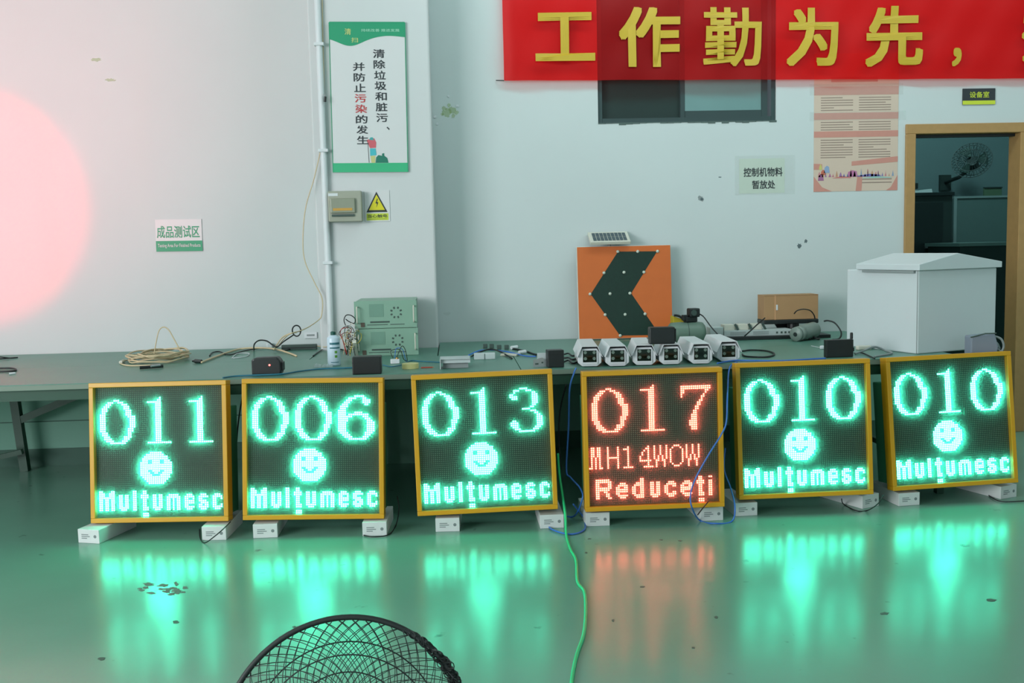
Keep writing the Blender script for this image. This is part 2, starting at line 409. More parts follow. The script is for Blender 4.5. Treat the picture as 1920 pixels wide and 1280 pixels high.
def spans(rows):
    out = set()
    for r, sp in enumerate(rows):
        for i in range(0, len(sp), 2):
            for c in range(sp[i], sp[i+1]+1): out.add((c, r))
    return out
def bits(rows): return {(c, r) for r, s in enumerate(rows) for c, ch in enumerate(s) if ch == '#'}
SMILE = spans([(5,10),(3,11),(2,13),(1,13),(1,14),(0,15),(0,15),(0,15),(0,15),(0,15),(0,15),(0,14),(1,14),(2,13),(3,12),(4,11)])
SMILE -= {(4,4),(5,4),(4,5),(5,5),(10,4),(11,4),(10,5),(11,5),(4,9),(5,9),(5,10),(6,10),(7,11),(8,11),(6,11),(9,11),(9,10),(10,10),(10,9),(11,9)}
G = {
 'M': bits(['##....##','###..###','###..###','########','##.##.##','##.##.##','##.##.##','##.##.##','##.##.##','##.##.##']),
 'u': bits(['','','##.##','##.##','##.##','##.##','##.##','##.##','#####','.###.']),
 'l': bits(['##']*10),
 't': bits(['.##.','.##.','####','####','.##.','.##.','.##.','.##.','.###','.###','','.###','.###']),
 'm': bits(['','','.#####.','#######','##.#.##','##.#.##','##.#.##','##.#.##','##.#.##','##.#.##']),
 'e': bits(['','','.###.','#####','##..#','#####','#####','##...','#####','.###.']),
 's': bits(['','','.###.','#####','##...','####.','.####','##.##','#####','.###.']),
 'c': bits(['','','.###.','#####','##..#','##...','##...','##..#','#####','.###.']),
 'R': bits(['#######.','########','##....##','##....##','########','#######.','##..##..','##...##.','##...##.','##....##']),
 'e6': bits(['','','..###.','.#####','##..##','######','######','##....','.#####','..###.']),
 'd': bits(['....##','....##','..####','.#####','##..##','##..##','##..##','##..##','.#####','..####']),
 'c6': bits(['','','..###.','.#####','##..##','##....','##....','##..##','.#####','..###.']),
 'i': bits(['##','','##','##','##','##','##','##','##','##']),
 'M1': bits(['.##.##.','.##.##.','.##.##.','.##.##.','.##.##.','.#.#.#.','.#.#.#.','.#.#.#.','.#.#.#.','.#.#.#.','##.#.##']),
 'H1': bits(['#....#']*5+['######']+['#....#']*5),
 '11': bits(['..#','###','..#','..#','..#','..#','..#','..#','..#','..#','#####']),
 '41': bits(['....#.','...##.','..#.#.','.#..#.','.#..#.','#...#.','#...#.','######','....#.','....#.','..#####'[:7]]),
 'W1': bits(['#..#..#','#..#..#','#..#..#','#..#..#','#..#..#','#.#.#.#','#.#.#.#','.##.##.','.#...#.','.#...#.','.#...#.']),
 'O1': bits(['..###..','.#...#.','#.....#','#.....#','#.....#','#.....#','#.....#','#.....#','#.....#','.#...#.','..###..']),
}
PITCHL = 0.01; N = 64
def diffuser_mat():
    m = bpy.data.materials.new('halo_diffuser'); m.use_nodes = True; nt = m.node_tree; nt.nodes.clear(); L = nt.links.new
    out = nt.nodes.new('ShaderNodeOutputMaterial'); t1 = nt.nodes.new('ShaderNodeBsdfTransparent'); t2 = nt.nodes.new('ShaderNodeBsdfTranslucent')
    t2.inputs[0].default_value = (0.9, 0.9, 0.9, 1); t1.inputs[0].default_value = (0.98, 0.98, 0.98, 1)
    mx = nt.nodes.new('ShaderNodeMixShader'); mx.inputs[0].default_value = 0.115
    L(t1.outputs[0], mx.inputs[1]); L(t2.outputs[0], mx.inputs[2]); L(mx.outputs[0], out.inputs[0]); MATS['cover'] = m; return m
M_diffuser = diffuser_mat()  # translucent material added to spread the LED light into halos
def cell(c, r): return (-0.32+PITCHL*(c+0.5), 0.665-PITCHL*(r+0.5))
_dots = None
def unlit():
    global _dots
    if _dots is None:
        v = []; f = []
        for r in range(N):
            for c in range(N):
                x, z = cell(c, r); n = len(v)
                for s, y in ((0.0026, 0.0039), (0.0017, 0.0015)):
                    v += [(x-s, y, z-s), (x+s, y, z-s), (x+s, y, z+s), (x-s, y, z+s)]
                f += [(n+4,n+5,n+6,n+7), (n,n+1,n+5,n+4), (n+1,n+2,n+6,n+5), (n+2,n+3,n+7,n+6), (n+3,n,n+4,n+7)]
        _dots = bpy.data.meshes.new('led_dots'); _dots.from_pydata(v, [], f); _dots.materials.append(M_dot); _dots.update()
    return _dots
def lit(cells, c0, r0, s=0.0036, h=0.005):
    v = []; f = []; mi = []
    for (c, r) in sorted(cells):
        x, z = cell(c0+c, r0+r); n = len(v)
        for q, y in ((s*1.05, 0.0039), (s, 0.0039-h)):
            v += [(x-q, y, z-q), (x+q, y, z-q), (x+q, y, z+q), (x-q, y, z+q)]
        f += [(n+4,n+5,n+6,n+7), (n,n+1,n+5,n+4), (n+1,n+2,n+6,n+5), (n+2,n+3,n+7,n+6), (n+3,n,n+4,n+7)]; mi += [0, 1, 1, 1, 1]
    me = bpy.data.meshes.new('glyph'); me.from_pydata(v, [], f); me.materials.append(EM_NOW[0]); me.materials.append(M_dot)
    me.polygons.foreach_set('material_index', mi); me.update(); return me
EM_NOW = [None]
DG = {'0': (D0, 6, 0), '1': (D1, 5, 3), '7': (D7, 6, 2), '3': (D3, 6, 1), '6': (D6, 6, 0)}
MULT = [('M', 1), ('u', 11), ('l', 18), ('t', 22), ('u', 28), ('m', 35), ('e', 44), ('s', 51), ('c', 58)]
REDU = [('R', 3), ('e6', 13), ('d', 21), ('u', 30), ('c6', 37), ('e6', 45), ('t', 53), ('i', 59)]
PLATE = [('M1', 0), ('H1', 9), ('11', 17), ('41', 25), ('W1', 32), ('O1', 40), ('W1', 48)]
def led_sign(pose, digits, em, label, red=False, s=0.0036):
    X, Y, z, yaw, tilt, ro = pose; EM_NOW[0] = em
    ex = Vector((math.cos(yaw), math.sin(yaw), 0)); nn = Vector((-math.sin(yaw), math.cos(yaw), 0))
    ez = Vector((0, 0, 1))*math.cos(tilt)+nn*math.sin(tilt)
    e1 = ex*math.cos(ro)+ez*math.sin(ro); e2 = -ex*math.sin(ro)+ez*math.cos(ro); e3 = e1.cross(e2)*-1
    R = Matrix((e1, e3, e2)).transposed().to_4x4()
    t = thing('led_sign', label, 'sign', group='square LED signs on the floor')
    t.matrix_world = Matrix.Translation((X, Y, z)) @ R
    o, i = 0.345, 0.322
    y0, y1 = -0.022, 0.045
    for b_ in ((-o, y0, 0, o, y1, o-i), (-o, y0, 2*o-(o-i), o, y1, 2*o), (-o, y0, o-i, -i, y1, 2*o-(o-i)), (i, y0, o-i, o, y1, 2*o-(o-i))):
        obj('frame_rail', MB().box(*b_), M_yel, t, bevel=0.0025)
    obj('led_panel', MB().box(-i, 0.004, o-i, i, 0.03, 2*o-(o-i)), M_panel, t)
    obj('housing', MB().box(-o+0.004, 0.0455, 0.03, o-0.004, 0.15, 0.56), M_house, t, bevel=0.004)
    d = obj('led_dots', unlit(), None, t); d['kind'] = 'stuff'
    obj('halo_sheet', MB().box(-i+0.0005, -0.0210, o-i+0.0005, i-0.0005, -0.0202, 2*o-(o-i)-0.0005), M_diffuser, t)  # added sheet that makes the glow around the glyphs
    for k, ch in enumerate(digits):
        rows, r0, off = DG[ch]
        obj('digit', lit(spans(rows), (2, 23, 44)[k]+off, r0, s), em, t)
    if red:
        for g, c in PLATE: obj('plate_character', lit(G[g], c, 35, s), em, t)
        for g, c in REDU: obj('letter', lit(G[g], c, 51, s), em, t)
    else:
        obj('smiley_face', lit(SMILE, 22, 32, s), em, t)
        for g, c in MULT: obj('letter', lit(G[g], c, 51, s), em, t)
    return t
E1 = emis('green_led_bright', (1.5, 30.0, 17.0))
E3 = emis('green_led_medium', (1.2, 22.0, 12.5))
E5 = emis('green_led_strong', (1.5, 28.0, 16.5))
ER = emis('red_led', (14.0, 1.7, 0.95))
led_sign([-1.4615, 4.9176, 0.0772, -0.1074, 0.1129, 0.0068], '011', E1, 'yellow-framed LED sign lit green reading 011, leftmost of the six')
led_sign([-0.7036, 4.85, 0.0798, -0.0434, 0.0945, -0.0167], '006', E1, 'yellow-framed LED sign lit green reading 006, second from the left')
led_sign([0.149, 4.8168, 0.0897, -0.0224, 0.0613, 0.0188], '013', E3, 'yellow-framed LED sign lit green reading 013, directly left of the red sign')
led_sign([0.9716, 4.7808, 0.0836, -0.023, 0.0364, 0.0059], '017', ER, 'yellow-framed LED sign lit red with number 017 and no smiley', True)
led_sign([1.7676, 4.8793, 0.0888, -0.0187, 0.0732, 0.009], '010', E5, 'yellow-framed LED sign lit green with number 010, next to the red one')
led_sign([2.5931, 4.9687, 0.0876, 0.0485, 0.1115, 0.0171], '010', E5, 'yellow-framed LED sign lit green with number 010, rightmost, below the white cabinet')

# white cartons propping the signs
def carton(px, py, wpx, rz, label, L=0.30):
    p = atZ(px, py, 0)
    t = thing('carton', label, 'box', (p.x, p.y, 0), rz, 'white cartons under the signs')
    w_ = 0.118; h = 0.068
    obj('carton_body', MB().box(0, 0, 0, w_, L, h), M_carton, t, bevel=0.002)
    mb = MB()
    for r in range(3): mb.box(0.02, -0.0006, 0.022+r*0.009, 0.02+0.03+0.008*((r*2) % 3), 0.0, 0.026+r*0.009)
    mb.cyl((0.095, -0.0006, 0.034), (0.095, 0.0, 0.034), 0.008, n=12)
    obj('printed_mark', mb, M_print, t)
    return t
for c in ((147, 1017, 0, -0.30, 'white carton under the left corner of the leftmost sign'),
          (379, 1013, 0, -0.06, 'white carton under the right corner of the leftmost sign'),
          (475, 1009, 0, 0.0, 'white carton under the left corner of the second sign from the left'),
          (680, 1005, 0, -0.05, 'white carton under the right corner of the second sign from the left'),
          (817, 997, 0, -0.05, 'white carton under the left corner of the green sign just left of the red sign'),
          (1013, 991, 0, 0.0, 'white carton under the right corner of the green sign just left of the red sign'),
          (1099, 987, 0, 0.0, 'white carton under the left corner of the red sign'),
          (1313, 977, 0, 0.04, 'white carton under the right corner of the red sign'),
          (1378, 968, 0, 0.05, 'white carton under the left corner of the green sign just right of the red one'),
          (1617, 954, 0, 0.42, 'white carton under the right corner of the green sign just right of the red one'),
          (1685, 949, 0, 0.10, 'white carton under the left corner of the rightmost sign'),
          (1876, 936, 0, 0.35, 'white carton under the right corner of the rightmost sign')):
    carton(*c)

# ------------------------------------------------------------------ banner
YN = YW-0.055
bl = atY(943, 60, YN).x; bzl = atY(950, 151, YN).z; bzr = atY(1915, 147, YN).z; br = 5.3; bzt = 3.06
bz = lambda x: bzl+(bzr-bzl)*(x-bl)/(atY(1915, 147, YN).x-bl)
def wave(x, z): return 0.006*math.sin(x*9+z*5)+0.004*math.sin(x*21-z*13)+0.004*math.sin(z*16+x*2.2)
bn = thing('slogan_banner', 'long red cloth banner with large yellow characters hung across the wall top', 'banner', (0, YN, 0))
v = []; f = []; nx, nz = 150, 24
for j in range(nz+1):
    for i in range(nx+1):
        x = bl+(br-bl)*i/nx; z0 = bz(x); z = z0+(bzt-z0)*j/nz; v.append((x, wave(x, z), z))
for j in range(nz):
    for i in range(nx):
        a = j*(nx+1)+i; f.append((a, a+1, a+nx+2, a+nx+1))
me = bpy.data.meshes.new('cloth'); me.from_pydata(v, [], f); me.polygons.foreach_set('use_smooth', [True]*len(f)); me.update()
o = obj('cloth', me, M_banner, bn)
for ch, x0, y0, x1, y1 in (('工', 1003, 24, 1115, 115), ('作', 1160, 13, 1275, 126), ('勤', 1318, 14, 1428, 125), ('为', 1475, 15, 1571, 124), ('先', 1622, 12, 1729, 125), ('，', 1783, 90, 1802, 125), ('效', 1914, 14, 2024, 122)):
    cc, hw, hh = wbox(x0, y0, x1, y1, YN)
    o = text(ch, cc.x-hw, cc.z-hh, cc.x+hw, cc.z+hh, 0, M_bchar, bn, 'character', bold={'，': 0.02, '勤': 0.017}.get(ch, 0.026))
    if o:
        for vv in o.data.vertices: vv.co.y = wave(vv.co.x, vv.co.z)-0.010+vv.co.y
obj('cord', MB().tube([(bl-0.002, -0.004, bz(bl)), (bl-0.05, 0.05, bz(bl)+0.01)], 0.003), M_black, bn)

# ------------------------------------------------------------------ notices on the pillar
def panel(px0, py0, px1, py1, Y, name, label, cat, m, thick=0.008, bev=0.001, part='board'):
    c, hw, hh = wbox(px0, py0, px1, py1, Y)
    t = thing(name, label, cat, (c.x, Y, c.z-hh))
    obj(part, MB().box(-hw, -thick, 0, hw, -0.0008, 2*hh), m, t, bevel=bev)
    return t, hw, 2*hh
t, hw, H = panel(620, 43, 760, 323, YP, 'cleaning_notice', 'tall white notice board with green wave top and vertical Chinese text', 'notice', M_pwhite, 0.014)
t.rotation_euler = (0, 0.012, 0)
Yf = -0.0146
U = lambda u: -hw+2*hw*u; V = lambda v_: H*(1-v_)
obj('green_edge', MB().box(-hw-0.004, -0.016, 0, -hw, 0, H).box(hw, -0.016, 0, hw+0.004, 0, H).box(-hw, -0.016, H, hw, 0, H+0.004), M_pgreen, t)
obj('bottom_band', MB().box(-hw, -0.0152, 0, hw, -0.0142, H*0.062), mat('band_green', (52, 176, 124), 0.5), t)
wv = [(U(k/30), V(0.10+0.028*0+ (0.055*math.exp(-((k/30-0.27)/0.22)**2)) - 0.012*math.exp(-((k/30-0.78)/0.2)**2) + 0.0)) for k in range(31)]
mbw = MB(); n0 = 0
for k in range(30):
    (xa, za), (xb, zb) = wv[k], wv[k+1]
    mbw.box(0, 0, 0, 1, 1, 1); q = len(mbw.v)-8
    mbw.v[q:] = [(xa, -0.0152, za), (xb, -0.0152, zb), (xb, -0.0142, zb), (xa, -0.0142, za), (xa, -0.0152, H), (xb, -0.0152, H), (xb, -0.0142, H), (xa, -0.0142, H)]
obj('green_wave', mbw, M_pgreen, t)
text('清', U(.20), V(.082), U(.285), V(.040), -0.0155, M_yink, t, 'heading_character', 0.01)
text('扫', U(.285), V(.132), U(.375), V(.100), -0.0155, M_yink, t, 'heading_character', 0.01)
text('持续改善 推进发展', U(.42), V(.062), U(.93), V(.042), -0.0155, mat('pale_green_ink', (150, 214, 184), 0.6), t, 'slogan_line', 0.01)
for k, ch in enumerate('清除垃圾和脏污'):
    x = .57+.004*k; y = .205+k*.0712
    text(ch, U(x), V(y+.030), U(x+.155), V(y-.028), -0.0148, M_ink, t, 'character', 0.013)
text('、', U(.73), V(.715), U(.77), V(.695), -0.0148, M_ink, t, 'character', 0.01)
for k, ch in enumerate('并防止污染的发生'):
    x = .30+.004*k; y = .292+k*.0700
    text(ch, U(x), V(y+.029), U(x+.155), V(y-.027), -0.0148, M_red if ch in '污染' else M_ink, t, 'character', 0.013)
# small printed cleaner with a broom and a rubbish bag
def flat(poly, m, name, y=-0.0154): obj(name, MB().prism([(U(a), V(b)) for a, b in poly], y, y+0.0008), m, t)
flat([(.47,.80),(.475,.795),(.487,.935),(.48,.935)][::-1], M_ink, 'printed_broom')
flat([(.455,.785),(.50,.775),(.56,.772),(.585,.80),(.58,.835),(.50,.838)][::-1], mat('print_pink', (206, 96, 106), 0.6), 'printed_scarf')
flat([(.49,.782),(.51,.765),(.54,.765),(.555,.785)][::-1], mat('print_teal', (70, 160, 160), 0.6), 'printed_cap', -0.0158)
flat([(.50,.84),(.575,.84),(.585,.885),(.50,.89)][::-1], mat('print_cyan', (70, 180, 190), 0.6), 'printed_shirt', -0.0158)
flat([(.505,.89),(.57,.89),(.565,.937),(.515,.937)][::-1], mat('print_khaki', (196, 196, 130), 0.6), 'printed_legs')
flat([(.57,.937),(.58,.90),(.61,.885),(.66,.89),(.66,.875),(.69,.872),(.69,.89),(.73,.905),(.745,.937)][::-1], mat('print_darkgreen', (30, 116, 96), 0.6), 'printed_bag')

# breaker box
c, hw, hh = wbox(618, 359, 680, 416, YP)
t = thing('breaker_box', 'grey-beige surface-mounted breaker box under the cleaning notice', 'electrical box', (c.x, YP, c.z-hh)); H = 2*hh
obj('box_body', MB().box(-hw, -0.075, 0, hw, -0.001, H), M_bkr, t, bevel=0.006)
obj('lid', MB().box(-hw*0.85, -0.092, H*0.28, hw*0.62, -0.0755, H*0.76), M_smoke, t, bevel=0.005)
obj('switch_row', MB().box(-hw*0.7, -0.0935, H*0.36, hw*0.45, -0.0925, H*0.44), mat('yellow_red_print', (200, 150, 60), 0.5), t)
obj('latch', MB().box(-hw*0.8, -0.086, H*0.17, hw*0.55, -0.0755, H*0.24), M_rackd, t, bevel=0.002)
obj('name_strip', MB().box(-hw*0.98, -0.0765, H*0.84, -hw*0.4, -0.0755, H*0.93), M_white, t)

t, hw, H = panel(684, 357, 731, 415, YP, 'shock_warning_sign', 'white sign with yellow lightning triangle beside the breaker box', 'sign', M_pwhite, 0.004)
U = lambda u: -hw+2*hw*u; V = lambda v_: H*(1-v_)
tri = lambda s, cx, cy: [(U(cx-.42*s), V(cy+.30*s)), (U(cx+.42*s), V(cy+.30*s)), (U(cx), V(cy-.36*s))]
obj('triangle_border', MB().prism(tri(1.0, .48, .40), -0.0052, -0.0042), M_ink, t)
obj('triangle_field', MB().prism(tri(0.76, .48, .405), -0.0058, -0.0048), M_tyel, t)
obj('lightning_bolt', MB().prism([(U(.50), V(.26)), (U(.43), V(.42)), (U(.49), V(.42)), (U(.46), V(.56)), (U(.55), V(.38)), (U(.49), V(.38)), (U(.53), V(.27))], -0.0064, -0.0056), M_ink, t)
obj('text_plate', MB().box(U(.06), -0.0052, V(.96), U(.93), -0.0042, V(.74)), mat('label_yellow_green', (200, 212, 60), 0.5), t)
text('当心触电', U(.10), V(.88), U(.89), V(.77), -0.0053, M_ink, t, bold=0.01)
obj('underline', MB().box(U(.12), -0.0056, V(.925), U(.88), -0.005, V(.915)), M_ink, t)

# conduit on the pillar and a thin cable beside it
p0 = atY(605, 0, YP-0.02); p1 = atY(627, 645, YP-0.02)
xx = atY(608.5, 330, YP-0.02).x
t = thing('conduit_pipe', 'white plastic conduit running down the pillar left of the notices', 'pipe', (xx, YP, TZ))
obj('pipe', MB().cyl((0, -0.0225, 0.001), (0, -0.0225, ZC-TZ-0.001), 0.020, n=16), M_white, t, smooth=False)
for z in (0.55, 1.25, 1.9):
    obj('clip', MB().box(-0.03, -0.048, z, 0.03, -0.0005, z+0.02), M_white, t, bevel=0.003)
pts = [atY(x_, y_, YP-0.012) for x_, y_ in ((604, 0), (605, 60), (607, 170), (604, 260))]
mbc = MB().tube(smoothpath(pts+[atY(x_, y_, YP-0.03) for x_, y_ in ((590, 330), (573, 390), (568, 450), (572, 490), (590, 530), (604, 560), (603, 590))]
      + [atY(597, 600, YP-0.05), atY(580, 612, YP-0.2), atY(563, 620, YP-0.30), atY(540, 628, YP-0.4)]+[atZ(520, 650, TZ+0.01)]), 0.0035)
tag(obj('wall_cable', mbc, M_beige, smooth=True), 'thin beige cable hanging down the pillar edge to the bench', 'cable')
for y_ in (176, 188):
    pass
t = thing('cable_joint', 'small dark cable joint taped on the conduit', 'connector', atY(609, 186, YP-0.048))
obj('joint_body', MB().cyl((0, 0, -0.016), (0.004, 0, 0.016), 0.008, n=8), M_black, t)
obj('tape_end', MB().cyl((0.004, 0, 0.016), (-0.004, 0, 0.03), 0.005, n=8), M_grey, t)

# left wall sign
t, hw, H = panel(292, 411, 379, 471, YW, 'area_sign', 'small white and green wall sign naming the finished product testing area', 'sign', M_pwhite, 0.006)
t.rotation_euler = (0, 0.008, 0)
U = lambda u: -hw+2*hw*u; V = lambda v_: H*(1-v_)
obj('green_strip', MB().box(-hw, -0.0072, 0, hw, -0.0062, H*0.33), M_pgreen, t)
text('成品测试区', U(.03), V(.58), U(.95), V(.20), -0.0063, M_pgreen, t, bold=0.012)
text('Testing Area For Finished Products', U(.04), V(.90), U(.96), V(.76), -0.0073, M_pwhite, t, bold=0.008)

# paper notice under clear tape
c, hw, hh = wbox(1378, 297, 1490, 362, YW)
t = thing('paper_notice', 'pale paper notice with two lines of black characters taped to the wall', 'notice', (c.x, YW, c.z-hh))
obj('tape_film', MB().box(-hw, -0.0022, -0.01, hw, -0.0016, 2*hh+0.02), M_film, t)
obj('paper', MB().box(-hw*0.86, -0.0014, 0.0, hw*0.66, -0.0006, 2*hh), mat('pale_paper', (196, 208, 194), 0.7), t)
a, b, _ = wbox(1394, 314, 1467, 331, YW)
text('控制机物料', a.x-b-c.x, a.z-_-(c.z-hh), a.x+b-c.x, a.z+_-(c.z-hh), -0.0023, M_ink, t, bold=0.012)
a, b, _ = wbox(1410, 338, 1453, 354, YW)
text('暂放处', a.x-b-c.x, a.z-_-(c.z-hh), a.x+b-c.x, a.z+_-(c.z-hh), -0.0023, M_ink, t, bold=0.012)

# pink poster
c, hw, hh = wbox(1526, 100, 1684, 358, YW)
t = thing('regulations_poster', 'pink paper poster with columns of small text and a colourful strip of drawings', 'poster', (c.x, YW, c.z-hh)); H = 2*hh
U = lambda u: -hw+2*hw*u; V = lambda v_: H*(1-(v_*208+50)/258.0)     # v measured on the part below the banner
obj('paper', MB().box(-hw, -0.002, 0, hw, -0.0006, H), M_pink, t)
mbb = MB()
for a, b in ((.055, .13), (.29, .35), (.455, .51)):
    mbb.box(U(0.0), -0.0028, V(b), U(1.0), -0.0021, V(a))
mbb.box(U(.2), -0.0028, V(.015), U(.75), -0.0021, V(-.03))
for poly in ([(0, .86), (.10, .96), (.22, 1.0), (0, 1.0)], [(1, .86), (.92, .97), (.86, 1.0), (1, 1.0)], [(.52, .86), (.58, .86), (.57, 1.0), (.50, 1.0)], [(0, .745), (.1, .75), (.1, .80), (0, .80)], [(.45, .73), (1, .69), (1, .74), (.45, .77)]):
    mbb.prism([(U(a), V(b)) for a, b in poly][::-1], -0.0028, -0.0021)
obj('salmon_band', mbb, M_pinkb, t)
mbl = MB(); rr = random.Random(3)
for col0 in (.08, .53):
    for a, b in ((.15, .27), (.37, .44), (.53, .70)):
        y_ = a
        while y_ < b:
            mbl.box(U(col0), -0.0027, V(y_+.008), U(col0+.38*(1 if rr.random() > .25 else rr.uniform(.4, .9))), -0.0021, V(y_)); y_ += .0225
for k in range(2): mbl.box(U(.56), -0.0027, V(.90+.03*k), U(.93), -0.0021, V(.89+.03*k))
o = obj('text_lines', mbl, M_txt, t); o['kind'] = 'stuff'
rs = random.Random(17)
strip = [(.05,.12,.84,.90,(156,100,140)),(.06,.10,.75,.80,(196,190,110)),(.12,.19,.765,.83,(140,160,190)),(.08,.14,.80,.85,(190,104,84)),(.22,.45,.862,.88,(200,120,116)),(.40,.52,.81,.87,(180,110,150)),(.52,.80,.845,.87,(110,104,166)),(.55,.93,.868,.885,(150,190,180))]
for k in range(22):
    xq = .05+.88*k/21; hq = rs.uniform(.02, .075); wq = rs.uniform(.012, .035)
    strip.append((xq, xq+wq, .868-hq, .868, rs.choice(((150,110,156),(120,116,168),(190,120,130),(170,100,140),(130,150,176),(186,140,110)))))
for k, (a, b, y0, y1, col) in enumerate(strip):
    obj('printed_drawing', MB().prism([(U(a), V(y1)), (U(b), V(y1)), (U(b-.01), V(y0+.01)), (U((a+b)/2), V(y0)), (U(a+.01), V(y0+.015))], -0.0034, -0.0022), mat('poster_print_%d' % k, col, 0.7), t)
obj('tape_film', MB().box(-hw-0.03, -0.0042, V(.13), hw+0.03, -0.0036, V(.03)).box(-hw-0.03, -0.0042, V(.36), hw+0.05, -0.0036, V(.28)), M_film, t)

# room plate over the door
t, hw, H = panel(1804, 166, 1865, 196, YW, 'door_plate', 'small black plate with three yellow-green characters above the doorway', 'sign', M_ink, 0.008)
obj('yellow_strip', MB().box(-hw, -0.0092, 0, hw, -0.0082, H*.24), mat('label_yellow_green', (190, 204, 50), 0.5), t)
text('设备室', -hw*.58, H*.42, hw*.62, H*.80, -0.0083, mat('label_yellow_green', (190, 204, 50), 0.5), t, bold=0.01)

# marks on the back wall
def blob(px, py, r, m, name, parent=wall_back, Y=YW-0.0012, sy=1.0, seed=1):
    c = atY(px, py, Y); rr = random.Random(seed); R_ = r*Y/F_PX
    poly = []
    for k in range(18):
        a = 2*PI*k/18; q = R_*rr.uniform(.6, 1.15); poly.append((c.x+q*math.cos(a), c.z+q*sy*math.sin(a)))
    obj(name, MB().prism(poly[::-1], Y, Y+0.001), m, parent)
for k, (x_, y_, r_) in enumerate(((838, 212, 9), (848, 206, 7), (832, 203, 5), (856, 211, 5), (842, 197, 4), (850, 217, 4), (829, 214, 3))):
    blob(x_, y_, r_, M_stain, 'glue_stain', seed=5+k, Y=YW-0.0012-0.0004*k)
for k, (x_, y_, r_) in enumerate(((858, 198, 3), (841, 180, 2.5), (816, 219, 3), (820, 232, 2.5))):
    blob(x_, y_, r_, M_white, 'white_fleck', seed=30+k, Y=YW-0.003)  # small white flecks around the stain
blob(1314, 372, 6, M_grey, 'filled_hole', seed=4)
blob(1316, 373, 3, M_smudge, 'filled_hole', seed=6, Y=YW-0.0025)
blob(1499, 461, 5, M_smudge, 'scuff_mark', seed=9)
blob(1511, 452, 3.5, M_smudge, 'scuff_mark', seed=10)
blob(1350, 332, 3, M_smudge, 'scuff_mark', seed=12, sy=.4)
blob(838, 588, 8, M_film, 'scuff_mark', seed=13, sy=.4)
blob(180, 112, 10, M_stain, 'scuff_mark', seed=14, sy=.35)
blob(207, 150, 9, M_stain, 'scuff_mark', seed=15, sy=.35)

# ------------------------------------------------------------------ chevron sign with its solar panel
c, hw, hh = wbox(1084, 461, 1261, 640, 6.60)
t = thing('chevron_sign', 'square orange road sign with a dark green left-pointing chevron, leaning on the wall', 'sign', (c.x, 6.60, TZ+0.004)); H = atY(1170, 461, 6.6).z-TZ
t.rotation_euler = (-0.09, 0, 0)
obj('plate', MB().box(-hw, 0, 0.001, hw, 0.03, H), mat('sign_box_white', (200, 204, 196), 0.5), t, bevel=0.003)
obj('orange_sheet', MB().box(-hw+0.004, -0.0012, 0.004, hw-0.001, -0.0002, H-0.003), M_orange, t)
ox, oz = 1060, 420
def cp(x, y):
    P = atY(ox+x/4.571, oz+y/4.571, 6.6); return (P.x-c.x, P.z-TZ)
obj('chevron', MB().prism([cp(462, 238), cp(222, 605), cp(465, 955), cp(470, 960), cp(770, 955), cp(760, 880), cp(570, 598), cp(800, 235)][::1], -0.0024, -0.0013), M_chev, t)
for x, y in ((460,238),(632,238),(803,236),(338,422),(511,418),(682,416),(216,605),(388,602),(559,598),(343,782),(515,780),(686,775),(470,960)):
    P = cp(x, y); obj('led_stud', MB().lathe([(0.0105, 0), (0.0105, 0.004), (0.008, 0.008), (0.003, 0.010)], 12, M=Matrix.Translation((P[0], -0.0024, P[1])) @ Matrix.Rotation(PI/2, 4, 'X')), mat('clear_stud', (196, 204, 190), 0.25), t, smooth=True)
# solar panel on a short stalk
s0 = cp(390, 170)
sp = obj('solar_panel', MB().box(-0.135, -0.075, 0, 0.135, 0.075, 0.022, Matrix.Translation((s0[0], 0.02, H+0.045)) @ Matrix.Rotation(math.radians(32), 4, 'X')), M_offw, t, bevel=0.003)
for i in range(9):
    for j in range(2):
        obj('solar_cell', MB().box(-0.112+i*0.0255, -0.058+j*0.059, 0.0222, -0.090+i*0.0255, -0.003+j*0.059, 0.0232, Matrix.Translation((s0[0], 0.02, H+0.045)) @ Matrix.Rotation(math.radians(32), 4, 'X')), mat('solar_cell', (60, 76, 84), 0.2), sp)
obj('stalk', MB().cyl((s0[0], 0.015, H-0.002), (s0[0], 0.02, H+0.05), 0.012, n=10), M_grey, t)

